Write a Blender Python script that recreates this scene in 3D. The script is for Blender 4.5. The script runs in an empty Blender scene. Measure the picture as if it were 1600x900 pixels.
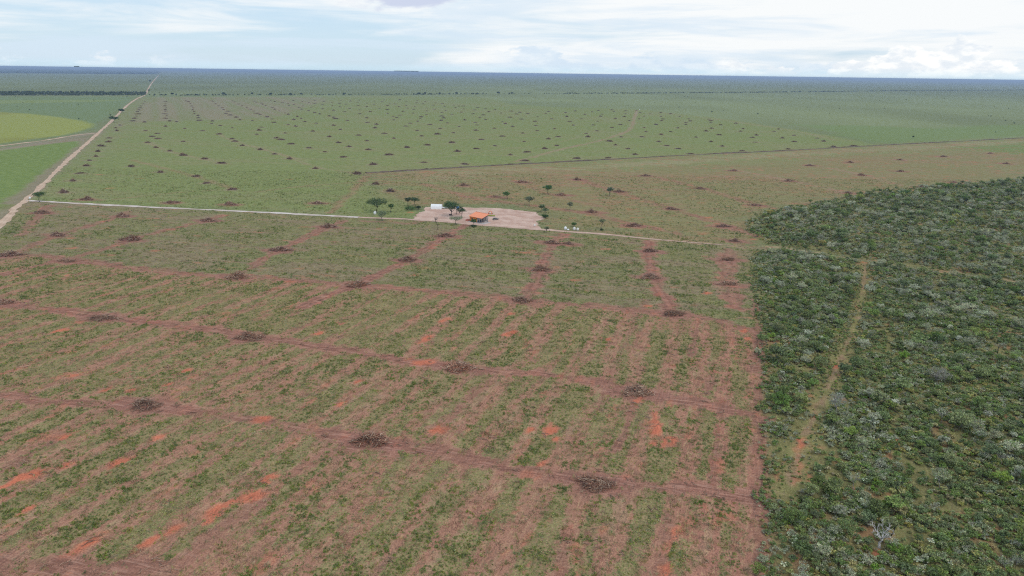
import bpy, math, random
import numpy as np
from mathutils import Vector, Matrix

random.seed(7)
rng = np.random.default_rng(7)
SC = bpy.context.scene
COL = SC.collection
R = math.radians

# ------------------------------------------------------------------ camera
HC = 90.0                       # drone height above the plain
PITCH, ROLL = R(17.48), R(0.787)
LENS = 24.0
FPX = 1600 * LENS / 36.0
_f = Vector((0, math.cos(PITCH), -math.sin(PITCH)))
_r0 = Vector((1, 0, 0)); _u0 = _r0.cross(_f)
_r = _r0 * math.cos(ROLL) + _u0 * math.sin(ROLL)
_u = _u0 * math.cos(ROLL) - _r0 * math.sin(ROLL)
cam = bpy.data.cameras.new('camera'); cam.lens = LENS; cam.sensor_width = 36
cam.clip_start = 0.5; cam.clip_end = 200000
camo = bpy.data.objects.new('camera', cam); COL.objects.link(camo)
camo.matrix_world = Matrix(((_r.x, _u.x, -_f.x, 0), (_r.y, _u.y, -_f.y, 0), (_r.z, _u.z, -_f.z, HC), (0, 0, 0, 1)))
SC.camera = camo

# ------------------------------------------------------------------ light
SUN_EL, SUN_AZ = R(52), R(150)          # azimuth clockwise from the view direction
sd = bpy.data.lights.new('sun', 'SUN'); sd.energy = 1.1; sd.angle = R(16); sd.color = (1, .955, .89)
so = bpy.data.objects.new('sun', sd); COL.objects.link(so)
_d = Vector((math.sin(SUN_AZ) * math.cos(SUN_EL), math.cos(SUN_AZ) * math.cos(SUN_EL), math.sin(SUN_EL)))
so.rotation_euler = _d.to_track_quat('Z', 'Y').to_euler()
so.location = (0, 0, 300)

VS = SC.view_settings
VS.view_transform = 'Standard'; VS.look = 'None'; VS.gamma = 1; VS.exposure = 0.0
try: VS.use_curve_mapping = False
except Exception: pass

def s2l(*c):
    return tuple((x / 255 / 12.92) if x <= 10 else (((x / 255) + .055) / 1.055) ** 2.4 for x in c)

class NT:
    def __init__(s, tree): s.t = tree; s.n = tree.nodes; s.l = tree.links
    def new(s, typ, **kw):
        n = s.n.new(typ)
        for k, v in kw.items(): setattr(n, k, v)
        return n
    def put(s, sock, v):
        if isinstance(v, bpy.types.NodeSocket): s.l.new(v, sock)
        elif v is not None: sock.default_value = v
    def math(s, op, a, b=None, c=None, clamp=False):
        n = s.new('ShaderNodeMath', operation=op); n.use_clamp = clamp
        for i, v in enumerate((a, b, c)): s.put(n.inputs[i], v)
        return n.outputs[0]
    def ramp(s, x, lo, hi, a=0.0, b=1.0, smooth=True):
        n = s.new('ShaderNodeMapRange'); n.interpolation_type = 'SMOOTHSTEP' if smooth else 'LINEAR'; n.clamp = True
        for i, v in enumerate((x, lo, hi, a, b)): s.put(n.inputs[i], v)
        return n.outputs[0]
    def vec(s, x, y, z=0.0):
        n = s.new('ShaderNodeCombineXYZ')
        for i, v in enumerate((x, y, z)): s.put(n.inputs[i], v)
        return n.outputs[0]
    def noise(s, v, scale, detail=4, rough=.55, dist=0.0, dim='3D'):
        n = s.new('ShaderNodeTexNoise'); n.noise_dimensions = dim
        s.put(n.inputs['Vector'], v); n.inputs['Scale'].default_value = scale
        n.inputs['Detail'].default_value = detail; n.inputs['Roughness'].default_value = rough
        n.inputs['Distortion'].default_value = dist
        return n.outputs['Fac']
    def mix(s, f, a, b, mode='MIX'):
        n = s.new('ShaderNodeMix', data_type='RGBA', blend_type=mode)
        s.put(n.inputs[0], f)
        for k, v in ((6, a), (7, b)):
            if isinstance(v, tuple) and len(v) == 3: v = (*v, 1)
            s.put(n.inputs[k], v)
        return n.outputs[2]
    def mapping(s, v, rot=(0, 0, 0), scale=(1, 1, 1), loc=(0, 0, 0)):
        n = s.new('ShaderNodeMapping'); s.put(n.inputs[0], v)
        n.inputs['Rotation'].default_value = rot; n.inputs['Scale'].default_value = scale; n.inputs['Location'].default_value = loc
        return n.outputs[0]

# ------------------------------------------------------------------ sky
W = bpy.data.worlds.new('World'); SC.world = W; W.use_nodes = True
nt = NT(W.node_tree); nt.n.clear()
out = nt.new('ShaderNodeOutputWorld'); bg = nt.new('ShaderNodeBackground'); bg.inputs[1].default_value = 0.1
sky = nt.new('ShaderNodeTexSky', sky_type='NISHITA'); sky.sun_disc = False
sky.sun_elevation = SUN_EL; sky.sun_rotation = SUN_AZ; sky.air_density = 1.0; sky.dust_density = .4; sky.ozone_density = 2.0
tc = nt.new('ShaderNodeTexCoord'); sp = nt.new('ShaderNodeSeparateXYZ'); nt.l.new(tc.outputs['Generated'], sp.inputs[0])
dx, dy, dz = sp.outputs
az = nt.math('MULTIPLY', nt.math('ARCTAN2', dx, dy), 57.2958)
el = nt.math('MULTIPLY', nt.math('ARCSINE', dz), 57.2958)
SKYB = (6.0, 7.9, 9.8)                                      # clear, hazy pale blue between the clouds
base = nt.mix(0.72, sky.outputs[0], SKYB)
# high layered veil
n1 = nt.noise(nt.vec(nt.math('MULTIPLY', az, .030), nt.math('MULTIPLY', el, .20), 3.1), 1.0, 3, .5, .3)
n2 = nt.noise(nt.vec(nt.math('MULTIPLY', az, .075), nt.math('MULTIPLY', el, .75), 7.7), 1.0, 6, .6, .4)
bank = nt.ramp(az, -22.0, 8.0)                               # the cloud bank thickens towards the right
veil = nt.math('ADD', nt.math('ADD', nt.math('MULTIPLY', n1, .9), nt.math('MULTIPLY', n2, .75)), nt.math('MULTIPLY', bank, .22))
vf = nt.ramp(veil, .80, 1.10)
c1 = nt.mix(vf, base, (9.5, 9.75, 9.85))
# grey-blue undersides in the veil
n3 = nt.noise(nt.vec(nt.math('MULTIPLY', az, .06), nt.math('MULTIPLY', el, .62), 21.3), 1.0, 5, .6, .5)
c2 = nt.mix(nt.math('MULTIPLY', nt.ramp(n3, .46, .64), .7), c1, (6.9, 8.2, 9.4))
# far grey-blue cumulus and bright cumulus on the horizon
def cumulus(prev, seed, fx, fy, top, azlo, azhi, soft, colr, amt, lift=0.0, rot=0.0):
    nn = nt.noise(nt.vec(nt.math('MULTIPLY', az, fx), nt.math('MULTIPLY', el, fy), seed), 1.0, 7, .58, .15)
    big = nt.noise(nt.vec(nt.math('MULTIPLY', az, fx * .28), 0.0, seed + 5.5), 1.0, 2, .5)
    win = nt.math('MULTIPLY', nt.ramp(az, azlo, azlo + 4), nt.ramp(az, azhi, azhi - 4))
    h = nt.math('SUBTRACT', nt.math('MULTIPLY', nt.math('SUBTRACT', big, .34), top * 4.2), nt.math('SUBTRACT', el, lift))
    m = nt.math('ADD', nt.math('MULTIPLY', h, .55), nt.math('MULTIPLY', nt.math('SUBTRACT', nn, .5), 2.2))
    m = nt.math('MULTIPLY', nt.ramp(m, 0.0, soft), nt.math('MULTIPLY', win, amt))
    shade = nt.ramp(nt.noise(nt.vec(nt.math('MULTIPLY', az, fx * 1.3), nt.math('MULTIPLY', nt.math('ADD', el, .12), fy * 1.3), seed), 1.0, 5, .6), .40, .62)
    m = nt.math('MULTIPLY', m, nt.ramp(el, -.02, .25))
    return nt.mix(m, prev, nt.mix(shade, colr[0], colr[1]))
c3 = cumulus(c2, 4.2, .34, .95, 2.1, -3, 26, .22, ((6.7, 8.0, 9.3), (8.0, 8.9, 9.7)), .85)
c4 = cumulus(c3, 11.6, .42, .95, 2.0, 14, 60, .18, ((8.2, 8.8, 9.4), (10.6, 10.6, 10.4)), 1.0)
c5 = cumulus(c4, 31.6, .5, 1.3, .8, -60, -24, .3, ((8.6, 9.2, 9.9), (9.6, 9.8, 10.0)), .6)
# thin blue gap just over the skyline
c5 = nt.mix(nt.math('MULTIPLY', nt.ramp(el, .75, .1), .45), c5, (6.3, 8.6, 9.8))
# ragged grey cloud base overhead, its lower edge dipping into view
n4 = nt.noise(nt.vec(nt.math('MULTIPLY', az, .26), nt.math('MULTIPLY', el, .8), 2.4), 1.0, 6, .6, .2)
n5 = nt.noise(nt.vec(nt.math('MULTIPLY', az, .034), nt.math('MULTIPLY', el, .10), 13.9), 1.0, 2, .5)
cen = nt.math('MULTIPLY', nt.math('ADD', az, 9.2), .105)
dip = nt.math('POWER', 2.718, nt.math('MULTIPLY', nt.math('MULTIPLY', cen, cen), -1.0))
m = nt.math('ADD', nt.math('SUBTRACT', el, 6.6), nt.math('ADD', nt.math('MULTIPLY', dip, 1.95), nt.math('MULTIPLY', nt.math('SUBTRACT', n4, .5), 2.6)))
m = nt.math('MULTIPLY', nt.ramp(m, -.1, .55), nt.math('MAXIMUM', nt.ramp(n5, .46, .62), nt.ramp(dip, .1, .5)))
m = nt.math('MULTIPLY', m, nt.ramp(el, 40, 9))
c6 = nt.mix(nt.math('MULTIPLY', m, .85), c5, (5.9, 6.5, 8.3))
W.cycles.sampling_method = 'MANUAL'; W.cycles.sample_map_resolution = 256
nt.l.new(c6, bg.inputs[0]); nt.l.new(bg.outputs[0], out.inputs[0])

# ------------------------------------------------------------------ helpers
def gp(px, py, z=0.0):
    """Point of the plain (or of the level z) seen at a photograph position."""
    u, v = px - 800, py - 450
    d = _f * FPX + _r * u - _u * v
    t = (z - HC) / d.z
    return Vector((d.x * t, d.y * t, z))
def mpp(px, py):
    u, v = px - 800, py - 450
    return -HC / (_f * FPX + _r * u - _u * v).z
def P2(pts): return np.array([gp(*p)[:2] for p in pts])

def hash2(ix, iy, seed):
    h = (ix.astype(np.int64) * 374761393 + iy.astype(np.int64) * 668265263 + seed * 1442695041) & 0xffffffff
    h = ((h ^ (h >> 13)) * 1274126177) & 0xffffffff
    h = (h ^ (h >> 16)) & 0xffffffff
    return h / 4294967295.0
def vn(x, y, seed=0):
    ix = np.floor(x); iy = np.floor(y); fx = x - ix; fy = y - iy
    fx = fx * fx * (3 - 2 * fx); fy = fy * fy * (3 - 2 * fy)
    a = hash2(ix, iy, seed); b = hash2(ix + 1, iy, seed); c = hash2(ix, iy + 1, seed); d = hash2(ix + 1, iy + 1, seed)
    return (a * (1 - fx) + b * fx) * (1 - fy) + (c * (1 - fx) + d * fx) * fy
def fbm(x, y, seed=0, o=4):
    s = 0; a = 1; t = 0
    for i in range(o):
        s = s + a * vn(x * 2 ** i + 13.7 * i, y * 2 ** i - 7.1 * i, seed + i); t += a; a *= .55
    return s / t
def sst(x, lo, hi):
    t = np.clip((x - lo) / (hi - lo), 0, 1); return t * t * (3 - 2 * t)
def dseg(X, Y, P, closed=False):
    d = np.full(X.shape, 1e18)
    n = len(P)
    for i in range(n if closed else n - 1):
        a = P[i]; b = P[(i + 1) % n]; ab = b - a; L = ab @ ab + 1e-9
        t = np.clip(((X - a[0]) * ab[0] + (Y - a[1]) * ab[1]) / L, 0, 1)
        d = np.minimum(d, (X - a[0] - ab[0] * t) ** 2 + (Y - a[1] - ab[1] * t) ** 2)
    return np.sqrt(d)
def inside(X, Y, P):
    r = np.zeros(X.shape, bool); n = len(P)
    for i in range(n):
        a = P[i]; b = P[(i + 1) % n]
        if a[1] == b[1]: continue
        c = ((a[1] > Y) != (b[1] > Y)) & (X < (b[0] - a[0]) * (Y - a[1]) / (b[1] - a[1]) + a[0])
        r ^= c
    return r
def sdist(X, Y, P):
    d = dseg(X, Y, P, True); return np.where(inside(X, Y, P), d, -d)
def smooth_line(P, k=3):
    P = np.asarray(P, float)
    for _ in range(k):
        Q = np.empty((2 * (len(P) - 1), 2)); Q[0::2] = .75 * P[:-1] + .25 * P[1:]; Q[1::2] = .25 * P[:-1] + .75 * P[1:]
        P = np.vstack([P[:1], Q, P[-1:]])
    return P

# ------------------------------------------------------------------ mesh helpers
def mesh_np(name, V, F, mat=None, col=None, smooth=False, mats=None, mi=None):
    """V (n,3); F (m,k) one polygon size, or a list of such arrays."""
    me = bpy.data.meshes.new(name)
    Fs = F if isinstance(F, list) else [F]
    Fs = [np.asarray(f, np.int32) for f in Fs if len(f)]
    V = np.asarray(V, np.float32)
    me.vertices.add(len(V)); me.vertices.foreach_set('co', V.ravel())
    nl = sum(f.size for f in Fs); npoly = sum(len(f) for f in Fs)
    me.loops.add(nl); me.loops.foreach_set('vertex_index', np.concatenate([f.ravel() for f in Fs]))
    tot = np.concatenate([np.full(len(f), f.shape[1], np.int32) for f in Fs])
    st = np.concatenate([[0], np.cumsum(tot)[:-1]]).astype(np.int32)
    me.polygons.add(npoly); me.polygons.foreach_set('loop_start', st)
    try: me.polygons.foreach_set('loop_total', tot)
    except Exception: pass
    if smooth: me.polygons.foreach_set('use_smooth', np.ones(npoly, bool))
    for m in (mats or ([mat] if mat else [])): me.materials.append(m)
    if mi is not None: me.polygons.foreach_set('material_index', np.asarray(mi, np.int32))
    if col is not None:
        a = me.color_attributes.new('Col', 'FLOAT_COLOR', 'POINT')
        c = np.ones((len(V), 4), np.float32); c[:, :3] = col
        a.data.foreach_set('color', c.ravel())
    me.update(calc_edges=True); me.validate()
    return me
def attr(me, name, arr):
    a = me.attributes.new(name, 'FLOAT', 'POINT'); a.data.foreach_set('value', np.asarray(arr, np.float32))
def add(name, me, parent=None, loc=None, rz=0.0, sc=1.0, label=None, cat=None, group=None, kind=None):
    o = bpy.data.objects.new(name, me); COL.objects.link(o)
    if parent: o.parent = parent
    if loc is not None: o.location = loc
    if rz: o.rotation_euler = (0, 0, rz)
    if sc != 1.0: o.scale = (sc, sc, sc) if not isinstance(sc, tuple) else sc
    for k, v in (('label', label), ('category', cat), ('group', group), ('kind', kind)):
        if v: o[k] = v
    return o

class MB:
    def __init__(s): s.V = []; s.F3 = []; s.F4 = []; s.C = []; s.n = 0
    def raw(s, V, F, col=(1, 1, 1)):
        V = np.asarray(V, float); F = np.asarray(F, int) + s.n
        s.V.append(V); (s.F3 if F.shape[1] == 3 else s.F4).append(F)
        c = np.asarray(col, float); s.C.append(np.broadcast_to(c, (len(V), 3)) if c.ndim == 1 else c); s.n += len(V)
    def box(s, c, d, rz=0.0, col=(1, 1, 1), taper=1.0):
        x, y, z = (k / 2 for k in d)
        V = np.array([(-x, -y, -z), (x, -y, -z), (x, y, -z), (-x, y, -z), (-x * taper, -y * taper, z), (x * taper, -y * taper, z), (x * taper, y * taper, z), (-x * taper, y * taper, z)])
        if rz: k, q = math.cos(rz), math.sin(rz); V = np.stack([V[:, 0] * k - V[:, 1] * q, V[:, 0] * q + V[:, 1] * k, V[:, 2]], 1)
        s.raw(V + np.array(c), [(0, 3, 2, 1), (4, 5, 6, 7), (0, 1, 5, 4), (1, 2, 6, 5), (2, 3, 7, 6), (3, 0, 4, 7)], col)
    def tube(s, P, r, k=5, col=(1, 1, 1), cap=False):
        P = np.asarray(P, float); r = np.broadcast_to(np.asarray(r, float), (len(P),))
        V = []
        for i in range(len(P)):
            t = P[min(i + 1, len(P) - 1)] - P[max(i - 1, 0)]; t /= np.linalg.norm(t) + 1e-9
            a = np.cross(t, (0, 0, 1.) if abs(t[2]) < .9 else (1., 0, 0)); a /= np.linalg.norm(a); b = np.cross(t, a)
            for j in range(k):
                q = 2 * math.pi * j / k; V.append(P[i] + r[i] * (a * math.cos(q) + b * math.sin(q)))
        F = [(i * k + j, i * k + (j + 1) % k, (i + 1) * k + (j + 1) % k, (i + 1) * k + j) for i in range(len(P) - 1) for j in range(k)]
        s.raw(V, F, col)
        if cap:
            for e in (0, len(P) - 1):
                s.raw(np.vstack([np.array(V)[e * k:(e + 1) * k], P[e:e + 1]]), [(j, (j + 1) % k, k) for j in range(k)], col)
    def mesh(s, name, mat, smooth=False):
        Fs = []
        if s.F4: Fs.append(np.concatenate(s.F4))
        if s.F3: Fs.append(np.concatenate(s.F3))
        return mesh_np(name, np.concatenate(s.V), Fs, mat, np.concatenate(s.C), smooth)
    def build(s, name, mat, parent=None, **kw): return add(name, s.mesh(name, mat, kw.pop('smooth', False)), parent, **kw)

# ------------------------------------------------------------------ materials
MATS = {}
def material(name):
    m = bpy.data.materials.new(name); m.use_nodes = True; n = NT(m.node_tree); n.n.clear()
    n.out = n.new('ShaderNodeOutputMaterial'); n.bs = n.new('ShaderNodeBsdfPrincipled'); n.l.new(n.bs.outputs[0], n.out.inputs[0])
    n.bs.inputs['Roughness'].default_value = .85; n.bs.inputs['Specular IOR Level'].default_value = .2
    MATS[name] = m; return m, n
def plain(name, col, rough=.7, spec=.3, metal=0.0, var=.25, scale=3.0):
    m, n = material(name)
    tcn = n.new('ShaderNodeTexCoord')
    f = n.noise(tcn.outputs['Object'], scale, 5, .6)
    g = n.ramp(f, .3, .7, 1 - var, 1 + var * .6, False)
    n.put(n.bs.inputs['Base Color'], n.mix(1.0, (*col, 1), n.vec(g, g, g), 'MULTIPLY'))
    n.bs.inputs['Roughness'].default_value = rough; n.bs.inputs['Specular IOR Level'].default_value = spec; n.bs.inputs['Metallic'].default_value = metal
    return m
def colour_attr_mat(name, rough=.85, spec=.15, var=.3, scale=2.0, rnd=.25, translucent=0.0, hue=0.0):
    """Per-piece colours from the mesh, broken up by noise and by the individual."""
    m, n = material(name)
    a = n.new('ShaderNodeAttribute', attribute_name='Col')
    tcn = n.new('ShaderNodeTexCoord'); oi = n.new('ShaderNodeObjectInfo')
    g = n.math('MULTIPLY', n.ramp(n.noise(tcn.outputs['Object'], scale, 3, .6), .3, .7, 1 - var, 1 + var, False), n.ramp(oi.outputs['Random'], 0, 1, 1 - rnd, 1 + rnd, False))
    c = n.mix(1.0, a.outputs['Color'], n.vec(g, g, g), 'MULTIPLY')
    if hue:
        hs = n.new('ShaderNodeHueSaturation'); n.put(hs.inputs['Color'], c)
        rr = n.math('FRACT', n.math('MULTIPLY', oi.outputs['Random'], 17.31))
        n.put(hs.inputs['Hue'], n.ramp(rr, 0, 1, .5 - hue, .5 + hue, False)); n.put(hs.inputs['Saturation'], n.ramp(n.math('FRACT', n.math('MULTIPLY', rr, 7.7)), 0, 1, .75, 1.15, False))
        c = hs.outputs[0]
    n.put(n.bs.inputs['Base Color'], c); n.bs.inputs['Roughness'].default_value = rough; n.bs.inputs['Specular IOR Level'].default_value = spec
    if translucent:
        tr = n.new('ShaderNodeBsdfTranslucent'); n.put(tr.inputs[0], c); mx = n.new('ShaderNodeMixShader'); mx.inputs[0].default_value = translucent
        n.l.new(n.bs.outputs[0], mx.inputs[1]); n.l.new(tr.outputs[0], mx.inputs[2]); n.l.new(mx.outputs[0], n.out.inputs[0])
    return m
M_LEAF = colour_attr_mat('leaves', .6, .25, .25, .6, .22, .28, .018)
M_BARK = colour_attr_mat('bark', .9, .1, .35, 3.0, .2)
M_STICK = colour_attr_mat('dead_branches', .9, .1, .3, 1.5, .2)
M_SOILP = colour_attr_mat('piled_soil', .95, .05, .4, 1.2, .15)

KA = 1.22                                   # albedo = sunless display colour x KA
def C(*c): return np.array(s2l(*c)) * KA

# ------------------------------------------------------------------ the plain: layout
RW1 = R(19.7); RW2 = R(-78.0); RWA = R(-27.0)           # directions of the plough rows in the three blocks
def rowuv(X, Y, a): return X * math.cos(a) - Y * math.sin(a), X * math.sin(a) + Y * math.cos(a)

ROAD_A = [(-120, 470), (-45, 392), (0, 352), (19, 331), (33, 317), (57, 300), (95, 260), (120, 238), (150, 211), (175, 189), (192, 170.5), (207, 158), (219, 151.6), (228, 148.6), (232, 137), (240, 126), (248, 117.5)]
ROAD_C = [(153, 208), (120, 210.5), (75, 219), (0, 228), (-90, 241), (-200, 258)]
ROAD_B = [(42, 313), (62, 314.5), (150, 319.5), (250, 324.5), (400, 331), (470, 335), (560, 339.5), (650, 343), (740, 350.5), (800, 355.5), (862, 360), (930, 365), (975, 369), (1025, 374.5)]
TRAIL = [(1025, 374.5), (1100, 380.5), (1160, 385), (1215, 386), (1275, 396), (1370, 410.5), (1462, 424), (1550, 436), (1620, 444), (1750, 462)]
WPATH = [(1352, 412), (1350, 440), (1345, 480), (1325, 535), (1308, 572), (1285, 625), (1262, 672), (1248, 705), (1236, 745), (1226, 775)]
BANK = [(572, 270.5), (650, 266), (800, 257), (900, 252), (1000, 246.5), (1100, 241), (1200, 237), (1290, 232), (1375, 227), (1480, 222), (1600, 215.5), (1750, 208)]
WOOD_LOW = [(1196, 960), (1198, 840), (1200, 760), (1196, 690), (1194, 600), (1192, 520), (1180, 450), (1172, 404), (1190, 393), (1225, 391), (1275, 398), (1370, 412.5), (1462, 426), (1550, 438), (1640, 450), (1900, 500), (1900, 1100), (1250, 1100)]
WOOD_UP = [(1164, 346), (1190, 334), (1240, 325), (1290, 315), (1335, 306), (1385, 300), (1430, 294), (1500, 288), (1560, 284), (1620, 277), (1850, 255), (1900, 470), (1640, 446), (1550, 434), (1462, 422), (1370, 408.5), (1275, 394), (1215, 384), (1180, 372), (1168, 360)]
YARD = [(648, 343), (652, 336), (661, 325), (672, 322.5), (700, 323), (735, 324), (770, 325), (800, 327), (828, 331), (851, 334.5), (843, 345), (838, 352), (845, 358), (800, 356), (740, 351), (690, 346)]

TR = []                                      # wheel and dozer tracks: polyline, width m, strength
def trk(pts, w, s, red=0.0): TR.append((smooth_line(P2(pts), 2), w, s, red))
trk([(-60, 612), (0, 620), (100, 628), (210, 633), (320, 643), (400, 656), (480, 672), (580, 693), (660, 704), (740, 721), (830, 736), (930, 750), (1020, 757), (1110, 768), (1193, 782)], 4.6, 1.0, .12)
trk([(520, 672), (580, 690), (650, 690), (740, 712), (840, 733)], 2.4, .8, .1)
trk([(-60, 466), (0, 474), (80, 483), (160, 493), (270, 508), (385, 524), (470, 535), (560, 551), (640, 565), (715, 573), (790, 581), (880, 588), (940, 598), (1000, 611), (1090, 628), (1193, 652)], 5.2, 1.0, .12)
trk([(60, 398), (105, 405), (150, 410), (225, 421), (290, 428), (370, 431), (460, 437), (557, 446), (640, 452), (720, 459), (815, 467), (900, 476), (970, 482), (1052, 490), (1120, 498), (1193, 526)], 6.0, .85, .1)
trk([(-60, 872), (0, 880), (80, 887), (160, 890), (230, 889)], 5, .85)
trk([(-20, 905), (90, 884)], 3, .7)
trk([(200, 331), (190, 337), (150, 350), (90, 367), (55, 383), (15, 399), (-40, 420)], 5.5, .75, .15)
trk([(75, 322), (65, 333), (55, 345), (30, 368)], 6, .7, .2)
trk([(345, 337), (325, 345), (270, 357), (205, 373), (165, 390), (105, 405), (40, 420), (-40, 440)], 5.5, .75, .15)
trk([(540, 345), (515, 353), (480, 370), (437, 390), (400, 413), (370, 432)], 5.5, .85, .1)
trk([(730, 352), (693, 369), (665, 390), (637, 406), (600, 424), (557, 445), (520, 458), (470, 480)], 5.5, 1.0, .2)
trk([(880, 366), (866, 380), (850, 410), (845, 425), (838, 447), (820, 467)], 6, 1.0, .15)
trk([(1012, 377), (1015, 392), (1016, 412), (1018, 432), (1032, 458), (1045, 475), (1052, 490)], 7, 1.0, .2)
trk([(1140, 392), (1137, 405), (1135, 425), (1137, 442), (1145, 462), (1150, 480)], 8, .9, .25)
trk([(1180, 470), (1186, 520), (1184, 580), (1183, 640), (1186, 700), (1186, 800), (1190, 900), (1190, 960)], 3.2, .8, .15)
trk([(1010, 470), (965, 560), (940, 640)], 3, .45)
trk([(995, 615), (985, 655), (960, 705)], 2.2, .75, .1)
trk([(1090, 505), (1080, 555)], 2, .7)
trk([(1115, 580), (1102, 615)], 2, .7); trk([(1128, 625), (1120, 690), (1113, 760)], 1.6, .75, .2)
trk([(660, 345), (645, 350), (610, 347), (560, 345)], 4, .5)
trk([(770, 585), (720, 640), (665, 680)], 3.5, .5); trk([(560, 700), (480, 720), (395, 790), (310, 850), (260, 900)], 4, .55, .1)
trk([(165, 640), (110, 670), (40, 715), (-20, 745)], 3, .5); trk([(885, 830), (878, 900)], 2.6, .7, .1); trk([(1045, 800), (1030, 900)], 2.5, .6, .25)
trk([(930, 770), (925, 830), (905, 880)], 2, .5)
# beyond the house road
trk([(576, 271), (566, 283), (548, 303), (528, 320), (518, 332)], 6, .55)
trk([(400, 300), (460, 292), (540, 286), (566, 283)], 4, .35); trk([(180, 311), (260, 302), (335, 297)], 4, .35)
trk([(665, 288), (700, 299), (740, 310), (790, 316), (840, 322), (880, 327), (930, 335), (990, 351), (1060, 365)], 7, .65, .2)
trk([(800, 281), (850, 300), (890, 312), (950, 325)], 6, .45, .15)
trk([(900, 279), (950, 296), (1049, 325), (1130, 352), (1180, 368)], 7, .7, .25)
trk([(1008, 273), (1095, 293), (1180, 320), (1230, 330)], 7, .6, .25)
trk([(1146, 265), (1231, 281), (1328, 302)], 7, .55, .25); trk([(1265, 257), (1345, 272), (1410, 290)], 7, .5, .2)
trk([(995, 172), (991, 185), (986, 203), (960, 213), (930, 222), (880, 232), (830, 246), (805, 253)], 7, .7)
trk([(1000, 172), (1050, 178), (1105, 184), (1160, 192), (1215, 200), (1260, 208), (1310, 220)], 10, .3)
trk([(205, 250), (306, 275), (364, 296)], 5, .45); trk([(230, 222), (265, 238), (325, 250), (350, 256)], 5, .5); trk([(340, 209), (365, 221), (430, 238), (493, 262), (558, 271)], 5, .5)
trk([(410, 233), (480, 252)], 4, .3); trk([(660, 250), (755, 236), (860, 226), (905, 214)], 4, .3)

REDS = [(860, 672, 32, 15), (828, 671, 14, 8), (1022, 650, 15, 14), (1026, 668, 20, 20), (1040, 690, 10, 13), (1022, 694, 13, 6), (685, 672, 26, 12), (664, 530, 20, 13), (800, 520, 16, 12), (792, 522, 14, 8), (695, 500, 16, 8),
        (390, 776, 36, 18), (420, 748, 22, 14), (340, 795, 24, 20), (330, 812, 16, 14), (138, 848, 32, 20), (40, 744, 40, 14), (15, 757, 22, 10), (103, 681, 30, 9), (105, 726, 18, 8), (187, 722, 28, 13), (660, 566, 40, 7), (410, 655, 34, 8), (998, 625, 16, 9), (1052, 690, 6, 10), (230, 848, 26, 13), (272, 828, 22, 10),
        (1056, 832, 8, 10), (1040, 894, 12, 14), (500, 520, 15, 8), (533, 631, 14, 6), (560, 596, 14, 6), (45, 795, 16, 14), (260, 601, 12, 6), (290, 579, 14, 6), (204, 610, 8, 5), (118, 586, 16, 8), (95, 516, 24, 7), (166, 609, 10, 5), (248, 684, 22, 8), (365, 870, 0, 0), (848, 723, 12, 7), (1162, 517, 12, 6), (1168, 530, 10, 6), (950, 530, 10, 5), (870, 685, 10, 6),
        (243, 392, 16, 4), (113, 388, 18, 4), (110, 372, 16, 3), (270, 359, 20, 4), (165, 346, 18, 3), (25, 432, 14, 5), (105, 430, 10, 4), (455, 440, 24, 5), (820, 395, 34, 3.5), (840, 397, 14, 4), (945, 389, 22, 3), (900, 438, 20, 3), (765, 400, 18, 4), (640, 388, 18, 4), (648, 430, 14, 3), (1105, 458, 20, 4), (1015, 478, 18, 4), (800, 490, 12, 4), (1178, 374, 14, 4),
        (1262, 290, 18, 4), (1105, 340, 20, 4), (1290, 300, 16, 3), (1140, 280, 18, 3), (1470, 258, 16, 4), (990, 340, 16, 3), (640, 332, 14, 4), (485, 323, 12, 4), (172, 294, 18, 3.5), (216, 279, 10, 2.5), (155, 273, 8, 2), (490, 283, 14, 2.5), (455, 280, 10, 2.5), (810, 303, 14, 4), (760, 292, 12, 3), (1252, 690, 16, 12), (1340, 480, 9, 5), (1305, 572, 9, 6), (1350, 410, 14, 4), (1385, 412, 12, 4), (1535, 437, 16, 3), (1505, 597, 10, 5), (1215, 592, 12, 8), (1390, 595, 12, 6), (1368, 868, 8, 6), (1590, 745, 12, 8), (1535, 665, 10, 6), (1270, 845, 10, 6), (1400, 690, 12, 6), (1520, 705, 14, 6), (1560, 700, 10, 5)]

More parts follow.
